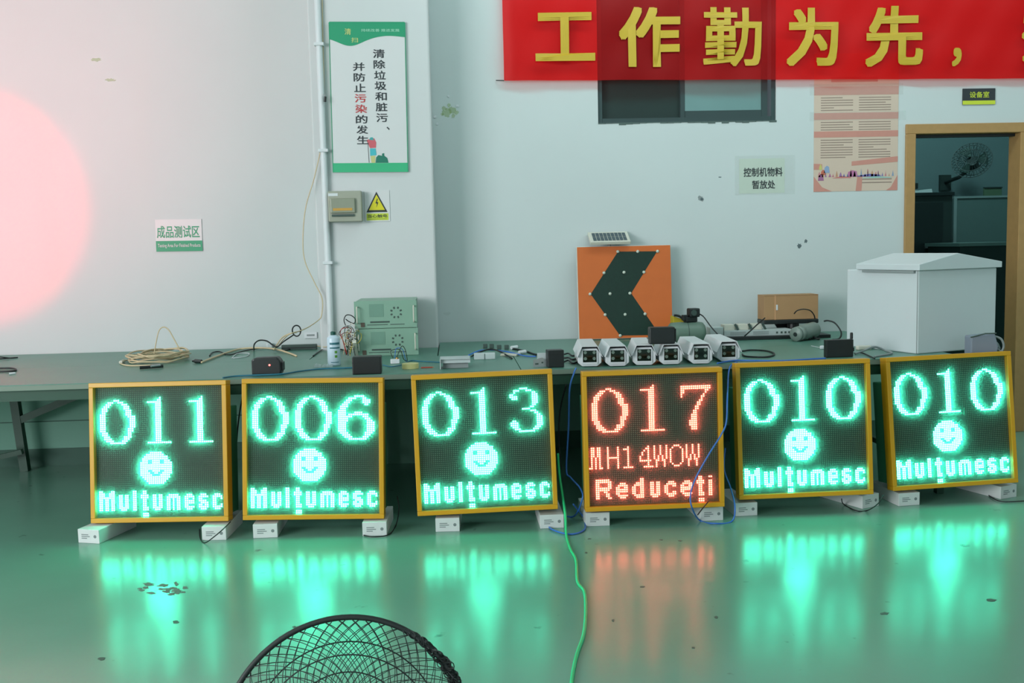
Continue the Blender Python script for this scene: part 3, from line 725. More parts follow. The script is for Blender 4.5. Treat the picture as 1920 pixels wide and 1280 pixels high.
# ------------------------------------------------------------------ camera housings in a row
def housing(px, py, yaw, label, L=0.40, s=1.0, fy=None):
    p = atZ(px, py, TZ)
    t = thing('camera_housing', label, 'camera', (p.x, p.y, TZ), yaw, 'white camera housings in a row')
    w_, h = 0.062*s, 0.104*s
    sec = [(-w_*0.62, 0.004), (w_*0.62, 0.004), (w_*0.98, 0.022), (w_*0.98, h*0.62), (w_*0.62, h*0.93), (-w_*0.62, h*0.93), (-w_*0.98, h*0.62), (-w_*0.98, 0.022)]
    obj('body', MB().prism(sec[::1], 0.0, L*0.86), M_white, t, bevel=0.003)
    gl = [(-w_*0.58, 0.026), (w_*0.58, 0.026), (w_*0.58, h*0.84), (-w_*0.58, h*0.84)]
    fr = obj('bezel', MB().box(-w_*0.66, -0.006, 0.016, w_*0.66, -0.0005, 0.026).box(-w_*0.66, -0.006, 0.026, -w_*0.58, -0.0005, h*0.86).box(w_*0.58, -0.006, 0.026, w_*0.66, -0.0005, h*0.86), M_white, t)
    obj('front_glass', MB().prism(gl, -0.003, -0.0004), mat('camera_front_glass', (18, 34, 28), 0.12), t)
    for x in (-0.55, 0.55):
        for z in (0.045, h*0.74):
            obj('infrared_lamp', MB().cyl((x*w_*0.68, -0.0055, z), (x*w_*0.68, -0.003, z), 0.0085, n=12), mat('ir_lamp', (110, 128, 118), 0.2), t)
    obj('lens', MB().cyl((0, -0.0050, h*0.52), (0, -0.003, h*0.52), 0.013, n=16), mat('lens_glass', (8, 14, 12), 0.05), t)
    # bent sheet sunshield
    th = 0.003
    o_ = [(-w_*1.08, h*0.52), (-w_*0.66, h*1.07), (w_*0.66, h*1.07), (w_*1.08, h*0.52)]
    i_ = [(w_*1.08-th, h*0.52), (w_*0.66-th*0.5, h*1.07-th), (-w_*0.66+th*0.5, h*1.07-th), (-w_*1.08+th, h*0.52)]
    mb = MB()
    for a, b, c_, d_ in ((o_[0], o_[1], i_[2], i_[3]), (o_[1], o_[2], i_[1], i_[2]), (o_[2], o_[3], i_[0], i_[1])):
        mb.prism([a, d_, c_, b], -0.018, L)
    obj('sunshield', mb, M_white, t)
    return t
housing(1106, 688, -0.07, 'white camera housing at the left end of the row of six')
housing(1158, 687.5, -0.05, 'white camera housing second from the left in the row')
housing(1208, 685.5, -0.12, 'white camera housing third from the left in the row')
housing(1258, 684, -0.05, 'short white camera housing in the row with the black box on top', L=0.22)
housing(1314, 683, -0.06, 'white camera housing second from the right in the row')
housing(1366, 678, -0.06, 'white camera housing at the right end of the row of six')

def simple_box(name, label, cat, px, py, w_, d_, h, m, rz=0.0, z=TZ, bevel=0.003, part='box_body', Yfix=None):
    p = atZ(px, py, z) if Yfix is None else atY(px, py, Yfix)
    t = thing(name, label, cat, (p.x, p.y, z), rz)
    obj(part, MB().box(-w_/2, 0, 0.0005, w_/2, d_, h), m, t, bevel=bevel)
    return t
# black box on the fourth housing
p = atZ(1241, 644, TZ+0.113)
t = thing('power_adapter', 'square black box lying on the fourth camera housing', 'box', (p.x, p.y-0.02, TZ+0.1125), -0.03)
obj('box_body', MB().box(-0.068, 0, 0, 0.066, 0.06, 0.088), M_black, t, bevel=0.006)
obj('end_cap', MB().box(0.0665, 0.005, 0.01, 0.072, 0.055, 0.078), M_rub, t)

# grey-green tank and gear behind the housings
p = atZ(1294, 648, TZ)
t = thing('grey_canister', 'grey-green rounded canister lying behind the camera housings', 'canister', (p.x, 6.15, TZ), 0)
obj('canister_body', MB().lathe([(0.03, -0.115), (0.055, -0.112), (0.068, -0.10), (0.070, -0.06), (0.070, 0.075), (0.066, 0.098), (0.05, 0.112), (0.02, 0.115)], 24, M=Matrix.Translation((0, 0, 0.071)) @ Matrix.Rotation(PI/2, 4, 'Y')), mat('grey_green_plastic', (96, 120, 106), 0.45), t, smooth=True)
obj('seam', MB().lathe([(0.0712, -0.002), (0.0716, 0.0), (0.0712, 0.002)], 24, M=Matrix.Translation((0, 0, 0.071)) @ Matrix.Rotation(PI/2, 4, 'Y')), M_rackd, t)
t = thing('small_camera', 'small black camera head lying on the grey-green canister', 'camera', (atY(1300, 610, 6.15).x, 6.15, TZ+0.1415), 0.2)
obj('camera_head', MB().box(-0.034, -0.03, 0.03, 0.034, 0.03, 0.085), M_black, t, bevel=0.008)
obj('bracket', MB().box(-0.055, -0.02, 0.0, 0.02, 0.02, 0.032).box(-0.075, -0.015, 0.01, -0.04, 0.015, 0.045), M_rub, t, bevel=0.004)
obj('lens', MB().cyl((-0.01, -0.0305, 0.058), (-0.01, -0.036, 0.058), 0.018, n=16), M_rackd, t)
obj('lead', MB().tube(smoothpath([(0.034, 0, 0.05), (0.06, -0.02, 0.03), (0.09, -0.06, -0.03), (0.115, -0.1, -0.075)]), 0.004), M_rub, t, smooth=True)
t = thing('yellow_tool_case', 'small yellow and black tool peeking out right of the chevron sign', 'tool', (atY(1272, 610, 6.4).x, 6.4, TZ), 0.1)
obj('tool_grip', MB().prism([(-0.045, 0.0), (0.055, 0.0), (0.055, 0.10), (0.02, 0.14), (-0.045, 0.165)], -0.03, 0.03), mat('dull_yellow', (180, 160, 40), 0.5), t, bevel=0.004)
obj('tool_strap', MB().tube(smoothpath([(-0.04, -0.032, 0.17), (0.0, -0.034, 0.16), (0.04, -0.034, 0.12), (0.075, -0.034, 0.09)]), 0.008), M_black, t, smooth=True)
obj('tool_head', MB().box(-0.04, -0.034, 0.02, 0.075, -0.031, 0.07), M_black, t, bevel=0.002)

# ------------------------------------------------------------------ things right of the housings
p = atZ(1405, 634, TZ)
t = thing('card_rack', 'long pale grey rack tray with slotted front and clips on a dark board', 'rack', (atY(1405, 620, 6.35).x, 6.35, TZ), -0.01)
obj('dark_board', MB().box(-0.28, -0.05, 0.0005, 0.52, 0.22, 0.022), M_black, t, bevel=0.002)
rk = obj('tray_body', MB().box(-0.17, -0.02, 0.0225, 0.27, 0.10, 0.062), mat('pale_grey_panel', (178, 188, 186), 0.5), t, bevel=0.003)
obj('end_block', MB().box(-0.26, -0.01, 0.0225, -0.172, 0.09, 0.085), mat('pale_grey_panel', (178, 188, 186), 0.5), t, bevel=0.004)
for i in range(3):
    obj('card', MB().box(-0.165+i*0.09, 0.0, 0.0625, -0.095+i*0.09, 0.09, 0.098), M_offw, t, bevel=0.002)
    obj('clip', MB().box(-0.010, -0.004, -0.022, 0.004, 0.004, 0.022, Matrix.Translation((-0.083+i*0.09, -0.006, 0.084)) @ Matrix.Rotation(-0.5, 4, 'Y')), M_rackd, t)
mb = MB()
for g in (-0.13, 0.02):
    for i in range(16):
        for j in range(3): mb.box(g+i*0.0065, -0.0212, 0.032+j*0.008, g+i*0.0065+0.004, -0.0202, 0.037+j*0.008)
o = obj('vent_holes', mb, M_grey, t); o['kind'] = 'stuff'
mb = MB()
for x in (0.17, 0.20, 0.225, 0.25): mb.box(x, -0.0222, 0.036, x+0.012, -0.0202, 0.048)
obj('port_row', mb, M_rackd, t)

# cardboard box on a black case
YBX = 6.45
xa = atY(1430, 590, YBX).x; xb = atY(1531, 590, YBX).x; zc = atY(1480, 598, YBX).z
t = thing('black_case', 'black slab-shaped case holding up the cardboard box', 'case', ((xa+xb)/2, YBX, TZ), 0.0)
obj('case_top', MB().box(-(xb-xa)/2-0.0, -0.04, zc-TZ-0.028, (xb-xa)/2, 0.12, zc-TZ+0.0), M_black, t, bevel=0.005)
obj('case_foot', MB().prism([(-0.03, 0.023), (0.10, 0.023), (0.10, zc-TZ-0.029), (-0.07, zc-TZ-0.029)], 0.105, 0.119), M_black, t)
obj('case_stem', MB().cyl((0.03, 0.03, 0.0225), (0.03, 0.03, zc-TZ-0.029), 0.035, n=14), M_black, t)
t2 = thing('cardboard_box', 'small brown cardboard box on the black case near the white cabinet', 'box', ((xa+xb)/2, YBX-0.03, zc+0.0005), 0.0)
hwb = (xb-xa)/2; hb = atY(1480, 553, YBX).z-zc
obj('carton_body', MB().box(-hwb, 0, 0, hwb, 0.14, hb), M_card, t2, bevel=0.002)
obj('flap', MB().box(-hwb, -0.002, hb+0.0002, hwb, 0.069, hb+0.0025), M_card, t2); obj('flap', MB().box(-hwb, 0.071, hb+0.0002, hwb, 0.141, hb+0.0025), M_card, t2)
obj('packing_tape', MB().box(-hwb*0.62, -0.0015, 0.0, -hwb*0.56, -0.0003, hb), mat('shiny_tape', (196, 150, 110), 0.15), t2)
obj('sticker', MB().box(-hwb*0.56, -0.0028, hb*0.4, -hwb*0.50, -0.0016, hb*0.62), M_white, t2)

# grey cylinder device with flange
t = thing('bullet_camera', 'grey cylindrical bullet camera lying beside the black case', 'camera', (atZ(1493, 640).x, atZ(1493, 640).y, TZ), 0)
M_ = Matrix.Translation((0, 0, 0.062)) @ Matrix.Rotation(math.radians(-62), 4, 'Z') @ Matrix.Rotation(math.radians(86), 4, 'Y')
M_ = Matrix.Translation((0.0, 0.0, 0.046)) @ Matrix.Rotation(math.radians(38), 4, 'Z') @ Matrix.Rotation(math.radians(86), 4, 'Y')
obj('barrel', MB().lathe([(0.046, 0.012), (0.046, 0.05), (0.043, 0.055), (0.048, 0.07), (0.050, 0.20), (0.046, 0.21), (0.02, 0.212)], 24, M=M_), mat('grey_green_metal', (124, 138, 130), 0.4), t, smooth=True)
obj('front_flange', MB().lathe([(0.040, -0.012), (0.045, -0.006), (0.045, 0.010), (0.040, 0.0115)], 24, M=M_), mat('grey_green_metal', (124, 138, 130), 0.4), t, smooth=True)
obj('lens', MB().lathe([(0.012, -0.016), (0.014, -0.0125)], 16, M=M_), M_black, t)
obj('pigtail', MB().tube(smoothpath([(0.10, 0.10, 0.04), (0.13, 0.06, 0.02), (0.15, 0.03, 0.009), (0.17, 0.06, 0.009), (0.14, 0.10, 0.009), (0.10, 0.04, 0.009)]), 0.006), M_rub, t, smooth=True)
def cable(name, label, pts, r, m, cat='cable', k=8, n=6):
    o = obj(name, MB().tube(smoothpath(pts, k), r, n), m, smooth=True)
    return tag(o, label, cat)
cable('black_cable', 'black cable looping out behind the grey bullet camera',
      [atY(1545, 602, 6.1), atY(1553, 601, 6.08), atY(1566, 606, 6.05), atY(1577, 622, 6.0), atY(1574, 634, 5.95), atY(1560, 637, 5.85), atZ(1548, 640, TZ+0.006), atZ(1580, 645, TZ+0.006)], 0.005, M_rub)
cable('black_lead', 'black lead arching over the lower front of the cardboard box',
      [atY(1489, 588, 6.36), atY(1495, 582, 6.34), atY(1507, 579.5, 6.33), atY(1519, 582, 6.33), atY(1526, 590, 6.34), atY(1528, 597, 6.35)], 0.004, M_rub)
cable('slanting_lead', 'black lead slanting down from the black case to the rack tray',
      [atY(1434, 596, 6.38), atY(1420, 608, 6.3), atY(1406, 621, 6.22), atZ(1396, 630, TZ+0.03)], 0.0045, M_rub)

# black router with antenna
p = atZ(1575, 670, TZ)
t = thing('black_router', 'black box with a stub antenna standing left of the white cabinet', 'router', (p.x, p.y, TZ), 0.03)
obj('router_body', MB().box(-0.076, 0, 0.0005, 0.076, 0.04, 0.096), M_black, t, bevel=0.004)
obj('antenna', MB().lathe([(0.008, 0), (0.008, 0.03), (0.006, 0.035)], 10, o=(0.072, 0.02, 0.0965)), M_rub, t)
obj('plug', MB().box(0.0765, 0.012, 0.03, 0.085, 0.03, 0.05), M_rub, t)
simple_box('white_plug', 'small white plug on the left side of the black router', 'plug', 1543, 655, 0.028, 0.02, 0.022, M_white, bevel=0.006)
cable('thin_white_lead', 'thin white lead running left from the white plug', [atZ(1540, 652, TZ+0.008), atZ(1530, 650, TZ+0.004), atZ(1521, 648, TZ+0.004)], 0.002, M_white)
t = simple_box('white_power_strip', 'white plug block lying right of the black router', 'plug', 1622, 656, 0.085, 0.035, 0.024, M_offw, rz=0.12, bevel=0.006)
obj('pin', MB().box(0.043, 0.01, 0.008, 0.058, 0.016, 0.014), M_metal, t)
cable('grey_green_cable', 'grey cable curving from the router to the foot of the white cabinet',
      [atZ(1603, 663, TZ+0.006), atZ(1620, 657, TZ+0.02), atZ(1640, 650, TZ+0.035), atZ(1660, 657, TZ+0.012), atZ(1672, 662, TZ+0.008), atZ(1640, 668, TZ+0.006)], 0.006, M_grey)
cable('router_cable', 'black cable loop on the bench at the right foot of the router', [atZ(1602, 662, TZ+0.006), atZ(1615, 661, TZ+0.006), atZ(1632, 668, TZ+0.006), atZ(1640, 672, TZ+0.006)], 0.004, M_rub)
for y_ in (0,):
    cable('coiled_black_cable', 'black cable loop on the bench right of the camera housings',
      [atZ(1392, 658, TZ+.006), atZ(1410, 656, TZ+.006), atZ(1440, 658, TZ+.006), atZ(1452, 664, TZ+.006), atZ(1436, 669, TZ+.006), atZ(1400, 668, TZ+.006), atZ(1392, 664, TZ+.006)], 0.005, M_rub)
cable('blue_network_cable', 'blue cable along the bench front above the right-hand signs',
      [atZ(1345, 681, TZ+.006), atZ(1375, 676, TZ+.006), atZ(1420, 676, TZ+.006), atZ(1470, 676, TZ+.006), atZ(1520, 673, TZ+.006), atZ(1548, 671.5, TZ+.006)], 0.0045, M_blue)

# ------------------------------------------------------------------ white equipment cabinet
A = atZ(1720, 664, TZ)
t = thing('equipment_cabinet', 'white metal equipment cabinet with a peaked lid standing on the bench before the door', 'cabinet', (A.x, A.y, TZ), math.radians(20))
Lb, Wb = 0.55, 0.585; Hb = 0.456
obj('cabinet_body', MB().box(0, 0, 0.0005, Wb, Lb, Hb), M_cab, t, bevel=0.006)
obj('corner_seam', MB().box(-0.0015, 0.004, 0.002, 0.0015, 0.008, Hb-0.002), M_grey, t)
ld = MB()
l0, l1, y0_, y1_ = -0.015, Wb+0.018, -0.02, 0.46
ridge = 0.055
ld.prism([(l0, Hb+0.001), (l1, Hb+0.001), (l1, Hb+0.034), ((l0+l1)/2-0.03, Hb+0.034+ridge), (l0, Hb+0.034)], y0_, y1_)
obj('lid', ld, M_cab, t, bevel=0.003)
obj('lid_lip', MB().box(l0-0.001, y0_+0.04, Hb-0.014, l0+0.013, y1_-0.05, Hb-0.0), M_grey, t)
for z in (0.12, 0.34): obj('hinge', MB().cyl((Wb+0.004, 0.012, z-0.02), (Wb+0.004, 0.012, z+0.02), 0.004, n=8), M_grey, t)

# clear plastic device at the corner of the last sign
P = atY(1847, 662, 5.13)
t = thing('clear_case', 'small grey plastic case resting behind the rightmost sign top corner', 'case', (P.x, 5.16, TZ), -0.05)
obj('case_body', MB().prism([(-0.075, 0.0005), (0.065, 0.0005), (0.075, 0.045), (0.055, 0.115), (-0.075, 0.105)], -0.03, 0.05), M_silver, t, bevel=0.008)
obj('case_rim', MB().tube([(-0.078, -0.031, 0.10), (0.0, -0.031, 0.118), (0.058, -0.031, 0.118)], 0.004), M_rackd, t)
obj('latch', MB().tube(smoothpath([(0.06, -0.01, 0.10), (0.095, -0.01, 0.085), (0.11, -0.01, 0.05), (0.10, -0.01, 0.02), (0.078, -0.01, 0.03)]), 0.006), M_grey, t, smooth=True)
obj('latch', MB().tube(smoothpath([(0.06, 0.01, 0.07), (0.085, 0.01, 0.06), (0.10, 0.01, 0.03)]), 0.005), M_clear, t, smooth=True)

# ------------------------------------------------------------------ rack computers by the pillar
def rack(z, label, x, w_=0.372, h=0.166, rz=0.02):
    t = thing('rack_computer', label, 'computer', (x, 6.0, z), rz, 'stacked rack computers')
    obj('chassis', MB().box(-w_/2+0.01, 0.004, 0.0006, w_/2-0.006, 0.36, h-0.001), M_rack, t, bevel=0.002)
    obj('front_panel', MB().box(-w_/2, -0.001, 0.001, w_/2, 0.0035, h-0.002), M_rack, t, bevel=0.001)
    for sx in (-1, 1):
        x_ = sx*(w_/2-0.018)
        obj('handle', MB().tube(smoothpath([(x_, -0.001, 0.035), (x_, -0.028, 0.04), (x_, -0.03, h*0.5), (x_, -0.028, h-0.04), (x_, -0.001, h-0.035)]), 0.0045), M_offw, t, smooth=True)
    for k in range(8):
        a = 2*PI*(k+.5)/8; cx, cz = w_*0.17, h*0.56
        obj('fan_slot', MB().box(-0.006, -0.0022, -0.005, 0.006, -0.0012, 0.005, Matrix.Translation((cx+0.030*math.cos(a), 0, cz+0.030*math.sin(a))) @ Matrix.Rotation(-a, 4, 'Y')), M_rackd, t)
    obj('drive_door', MB().box(-w_*0.26, -0.0024, h*0.42, -w_*0.03, -0.0012, h*0.88), mat('rack_inset', (112, 150, 132), 0.5), t)
    obj('label_row', MB().box(-w_*0.25, -0.0024, h*0.20, w_*0.06, -0.0012, h*0.26).box(-w_*0.3, -0.0022, h*0.12, w_*0.03, -0.0012, h*0.145).box(w_*0.07, -0.0022, h*0.12, w_*0.3, -0.0012, h*0.145), M_rackd, t)
    obj('lock', MB().box(-w_*0.40, -0.006, h*0.06, -w_*0.34, -0.0012, h*0.22), mat('lock_brown', (84, 72, 60), 0.5), t)
    return t
xr = atY(726, 640, 6.0).x
rack(TZ, 'grey-green rack computer, lower of the two stacked by the pillar', xr)
rack(TZ+0.1665, 'grey-green rack computer, upper of the two stacked by the pillar', xr-0.004, rz=0.0)

# spray can
p = atZ(625.5, 686, TZ)
t = thing('spray_can', 'white and blue spray can with a dark green cap on the bench', 'can', (p.x, p.y+0.035, TZ))
obj('can_body', MB().lathe([(0.034, 0.0005), (0.036, 0.004), (0.036, 0.150), (0.033, 0.158), (0.020, 0.167), (0.015, 0.17)], 28), mat('spray_can_white', (196, 214, 226), 0.3), t, smooth=True)
obj('cap', MB().lathe([(0.0145, 0.1702), (0.0145, 0.186), (0.010, 0.190)], 20), mat('spray_cap_green', (20, 80, 70), 0.4), t)
def wrap(t, z0, z1, a0, a1, m, name, R_=0.0365):
    mb = MB(); nseg = 8
    for k in range(nseg):
        u0 = a0+(a1-a0)*k/nseg; u1 = a0+(a1-a0)*(k+1)/nseg
        p = [(R_*math.sin(u0), -R_*math.cos(u0)), (R_*math.sin(u1), -R_*math.cos(u1))]; q = [(x*0.985, y*0.985) for x, y in p]
        mb.quadbox([(p[0][0], p[0][1], z0), (p[1][0], p[1][1], z0), (q[1][0], q[1][1], z0), (q[0][0], q[0][1], z0), (p[0][0], p[0][1], z1), (p[1][0], p[1][1], z1), (q[1][0], q[1][1], z1), (q[0][0], q[0][1], z1)])
    obj(name, mb, m, t)
wrap(t, 0.118, 0.130, -0.5, 1.2, mat('can_band', (50, 110, 120), 0.4), 'printed_band'); wrap(t, 0.096, 0.104, -0.5, 1.2, mat('can_band', (50, 110, 120), 0.4), 'printed_band')
wrap(t, 0.070, 0.084, 0.25, 0.65, mat('can_leaf', (90, 150, 60), 0.4), 'printed_spot'); wrap(t, 0.046, 0.060, 0.25, 0.65, mat('can_leaf', (90, 150, 60), 0.4), 'printed_spot')
wrap(t, 0.018, 0.022, -0.4, 0.9, mat('can_band', (50, 110, 120), 0.4), 'printed_band')
t = thing('crumpled_bag', 'small crumpled clear plastic bag at the foot of the spray can', 'bag', tuple(atZ(603, 688, TZ)))
mbp = MB(); rr = random.Random(2)
for k in range(5):
    x = -0.04+0.02*k; mbp.prism([(x, 0.0005), (x+0.022, 0.0005), (x+0.018, 0.012+rr.random()*0.008), (x+0.004, 0.006+rr.random()*0.012)], -0.012-rr.random()*0.01, 0.012)
obj('bag_film', mbp, M_clear, t)

# wire tangle left of the rack computers
cols = [M_beige, M_rub, mat('red_wire', (170, 50, 44), 0.5), M_offw, mat('yellow_wire', (196, 180, 70), 0.5), mat('dark_green_wire', (40, 90, 60), 0.5), M_rub, M_offw]
t = thing('wire_tangle', 'tangle of coloured loose wires left of the rack computers', 'wires', tuple(atZ(655, 668, TZ)))
rr = random.Random(11); O = Vector(t.location)
for k in range(16):
    c0 = atY(655+rr.uniform(-8, 10), 630+rr.uniform(-20, 18), 5.95)-O
    R1 = rr.uniform(0.015, 0.045); ph = rr.uniform(0, 6); pts = []
    for j in range(9):
        a = ph+j*0.75; pts.append(c0+Vector((R1*math.cos(a), rr.uniform(-0.05, 0.05), R1*0.9*math.sin(a)-0.003*j)))
    pts[-1].z = max(0.004, pts[-1].z*0.2); pts = [Vector((q.x, q.y, max(q.z, 0.004))) for q in pts]
    obj('wire', MB().tube(smoothpath(pts, 5), 0.0022, 5), cols[k % 8], t, smooth=True)
pts = [atY(x_, y_, 5.98)-O for x_, y_ in ((648, 610), (645, 600), (649, 591), (658, 591), (666, 598), (664, 606), (655, 603), (648, 598))]
obj('wire', MB().tube(smoothpath(pts), 0.003, 6), M_rub, t, smooth=True)
mbp = MB(); a_, b_ = atY(664, 640, 5.9), atZ(668.5, 668, TZ+0.001)
t = thing('white_trunking', 'short white plastic strip leaning in front of the lower rack computer', 'strip', tuple(b_))
dd = a_-b_
obj('strip_body', MB().cyl((0, 0, 0.006), dd, 0.016, n=4), M_offw, t)
# blue-white plug near the tangle
simple_box('white_connector', 'white connector block hanging in the wire tangle', 'connector', 650, 655, 0.03, 0.03, 0.05, M_white, rz=0.5, bevel=0.004)

# boxes with leds on the bench
p = atZ(499, 703, TZ)
t = thing('black_adapter', 'black plastic power box with a small glowing red light', 'box', (p.x, p.y, TZ), -0.05)
obj('box_body', MB().prism([(-0.075, 0.0005), (0.075, 0.0005), (0.080, 0.02), (0.078, 0.07), (0.060, 0.093), (-0.060, 0.090), (-0.075, 0.078)][::1], 0, 0.07), M_black, t, bevel=0.008)
obj('side_lug', MB().box(0.079, 0.01, 0.02, 0.087, 0.06, 0.065), M_black, t, bevel=0.003)
obj('red_lamp', MB().lathe([(0.005, 0), (0.004, 0.003), (0.001, 0.004)], 12, M=Matrix.Translation((0.020, -0.0005, 0.052)) @ Matrix.Rotation(PI/2, 4, 'X')), emis('red_indicator', (6.0, 0.5, 0.4)), t)
t = simple_box('black_box', 'plain black box on the bench in front of the rack computers', 'box', 688, 702, 0.148, 0.08, 0.092, M_black, bevel=0.005)
obj('cover_seam', MB().box(-0.0742, -0.0008, 0.060, 0.0742, 0.0, 0.062), M_rub, t)
cable('bench_front_cable', 'blue-green cable lying along the bench front past the spray can',
      [atZ(418, 708, TZ+.006), atZ(440, 705, TZ+.006), atZ(470, 703.5, TZ+.006), atZ(528, 701, TZ+.006), atZ(560, 696, TZ+.006), atZ(600, 691.5, TZ+.006), atZ(640, 690, TZ+.006), atZ(662, 689, TZ+.006)], 0.0045, mat('teal_cable', (40, 110, 130), 0.4))

# small white assembly with wires
p = atZ(741, 682, TZ)
t = thing('terminal_block', 'small white terminal block with thin wires on the bench by the tape roll', 'connector', tuple(p), 0.1)
obj('block_body', MB().box(-0.025, 0, 0.0005, 0.025, 0.03, 0.026), M_white, t, bevel=0.003)
obj('screw', MB().cyl((0.012, 0.015, 0.0265), (0.012, 0.015, 0.034), 0.008, n=10), mat('brass', (170, 130, 70), 0.35, metal=0.6), t)
for k in range(3):
    obj('wire', MB().tube(smoothpath([(-0.01+0.01*k, 0.02, 0.03), (-0.02+0.03*k, 0.03, 0.07+0.012*k), (0.03+0.015*k, 0.04, 0.075), (0.05+0.01*k, 0.05, 0.02), (0.07, 0.06, 0.004)]), 0.002, 5), [M_rub, M_blue, M_rub][k], t, smooth=True)
cable('blue_ring_cable', 'thin blue cable ring around the small terminal block',
      [atZ(718, 684, TZ+.005), atZ(735, 687, TZ+.005), atZ(755, 683, TZ+.005), atZ(770, 676, TZ+.005), atZ(790, 677, TZ+.005), atZ(824, 679, TZ+.005)], 0.0035, mat('teal_cable', (40, 110, 130), 0.4))
p = atZ(769, 692, TZ)
t = thing('tape_roll', 'flat roll of pale yellow tape lying on the bench', 'tape roll', (p.x, p.y+0.04, TZ))
obj('roll', MB().lathe([(0.020, 0.0265), (0.020, 0.0008), (0.045, 0.0005), (0.045, 0.027), (0.020, 0.0272)], 28), mat('pale_yellow_tape', (214, 206, 140), 0.4), t, smooth=False)
obj('core', MB().lathe([(0.016, 0.0268), (0.016, 0.001), (0.0198, 0.001), (0.0198, 0.0268)], 20), M_card, t)
t = thing('red_pencil', 'thin red pencil lying behind the tape roll', 'pencil', tuple(atZ(800, 690, TZ)), 0.05)
obj('shaft', MB().cyl((-0.03, 0, 0.004), (0.03, 0, 0.004), 0.0035, n=6), mat('red_paint', (180, 70, 50), 0.4), t)
obj('tip', MB().cyl((0.03, 0, 0.004), (0.042, 0, 0.004), 0.0035, 0.0006, n=6), M_card, t)

# sheet metal power supply
p = atZ(843, 692, TZ)
t = thing('metal_bracket', 'white sheet metal angle cover on the bench above sign 013', 'bracket', (p.x, p.y, TZ), 0.0)
obj('top_plate', MB().prism([(-0.045, 0.052), (0.11, 0.052), (0.11, 0.055), (-0.045, 0.055)], 0.0, 0.13), mat('pale_sheet_metal', (196, 206, 206), 0.35), t, bevel=0.001)
obj('side_plate', MB().quadbox([(-0.05, 0.0, 0.0008), (-0.046, 0.0, 0.0008), (-0.046, 0.13, 0.0008), (-0.05, 0.13, 0.0008), (-0.05, 0.0, 0.055), (-0.046, 0.0, 0.055), (-0.046, 0.13, 0.055), (-0.05, 0.13, 0.055)]), mat('pale_sheet_metal', (196, 206, 206), 0.35), t)
obj('front_lip', MB().box(-0.045, 0.02, 0.030, 0.11, 0.023, 0.0515), mat('pale_sheet_metal', (196, 206, 206), 0.35), t)
obj('inner_box', MB().box(-0.035, 0.04, 0.0008, 0.10, 0.12, 0.045), M_grey, t)
t = simple_box('white_relay_box', 'white small box under the arched cables on the bench', 'box', 909, 674, 0.12, 0.05, 0.036, mat('pale_sheet_metal', (196, 206, 206), 0.35))
obj('divider', MB().box(-0.002, -0.0012, 0.002, 0.002, -0.0002, 0.034), M_rackd, t)
t = simple_box('flat_white_card', 'flat white circuit cover lying right of the small white box', 'card', 953, 668, 0.10, 0.09, 0.012, M_offw, rz=-0.35)
obj('raised_rim', MB().box(-0.045, 0.005, 0.0125, 0.045, 0.010, 0.016), M_offw, t)
cable('arched_black_cable', 'black cable arching over the small white box', [atZ(884, 668, TZ+.006), atY(895, 662, 5.8), atY(915, 655, 5.85), atY(930, 656, 5.85), atY(945, 663, 5.8), atZ(960, 672, TZ+.006)], 0.005, M_rub)
cable('arched_blue_cable', 'blue cable arching over the small white box', [atZ(878, 666, TZ+.006), atY(900, 657, 5.85), atY(925, 656, 5.9), atY(955, 660, 5.85), atZ(985, 667, TZ+.006), atZ(1005, 668, TZ+.006)], 0.004, M_blue)
cable('black_back_cable', 'black cable lying along the bench back beneath the grey wall patch', [atZ(960, 653, TZ+.006), atZ(985, 658, TZ+.006), atZ(1003, 664, TZ+.006), atZ(1025, 667, TZ+.006)], 0.006, M_rub)
for k, (x_, y_, lab) in enumerate(((964, 655, 'round white connector end behind the flat white card'), (979, 664, 'second white connector end nearer the metal bracket'))):
    p = atZ(x_, y_, TZ); t = thing('white_plug_end', lab, 'plug', tuple(p), 0.4)
    obj('plug_body', MB().cyl((-0.02, 0, 0.012), (0.024, 0.004, 0.014), 0.0115, n=12), M_white, t)
    obj('plug_collar', MB().cyl((0.024, 0.004, 0.014), (0.032, 0.004, 0.014), 0.008, n=12), M_grey, t)
for k, (x_, y_) in enumerate(((910, 653), (922, 653), (936, 655), (950, 655))):
    p = atZ(x_, y_, TZ); t = thing('cable_clip', ('leftmost', 'second from left', 'second from right', 'rightmost')[k]+' of the small dark clips in a row on the bench', 'clip', tuple(p), 0, 'dark clips at the back of the bench')
    obj('clip_body', MB().box(-0.014, 0, 0.0005, 0.014, 0.015, 0.028), M_rackd, t, bevel=0.003)
p = atZ(1014, 688, TZ)
t = thing('l_bracket', 'silver hardware bracket with slots beside the black box above sign 013', 'bracket', tuple(p), 0.1)
obj('base_plate', MB().prism([(-0.04, 0.0008), (0.03, 0.0008), (0.03, 0.035), (0.01, 0.05), (-0.04, 0.04)], 0.0, 0.003), M_metal, t)
obj('upright_plate', MB().box(-0.012, 0.03, 0.001, 0.035, 0.034, 0.072), mat('pale_sheet_metal', (196, 206, 206), 0.35), t)
obj('slot', MB().box(-0.03, -0.001, 0.014, -0.012, -0.0002, 0.022).box(0.004, -0.001, 0.02, 0.014, -0.0002, 0.028), M_rackd, t)
t = simple_box('black_speaker_box', 'upright black box on the bench left of the camera housings', 'box', 1043, 689, 0.086, 0.07, 0.092, M_black, rz=0.08, bevel=0.004)
obj('front_seam', MB().box(-0.0425, -0.0008, 0.07, 0.0425, 0.0, 0.072), M_rub, t)
rr = random.Random(4)
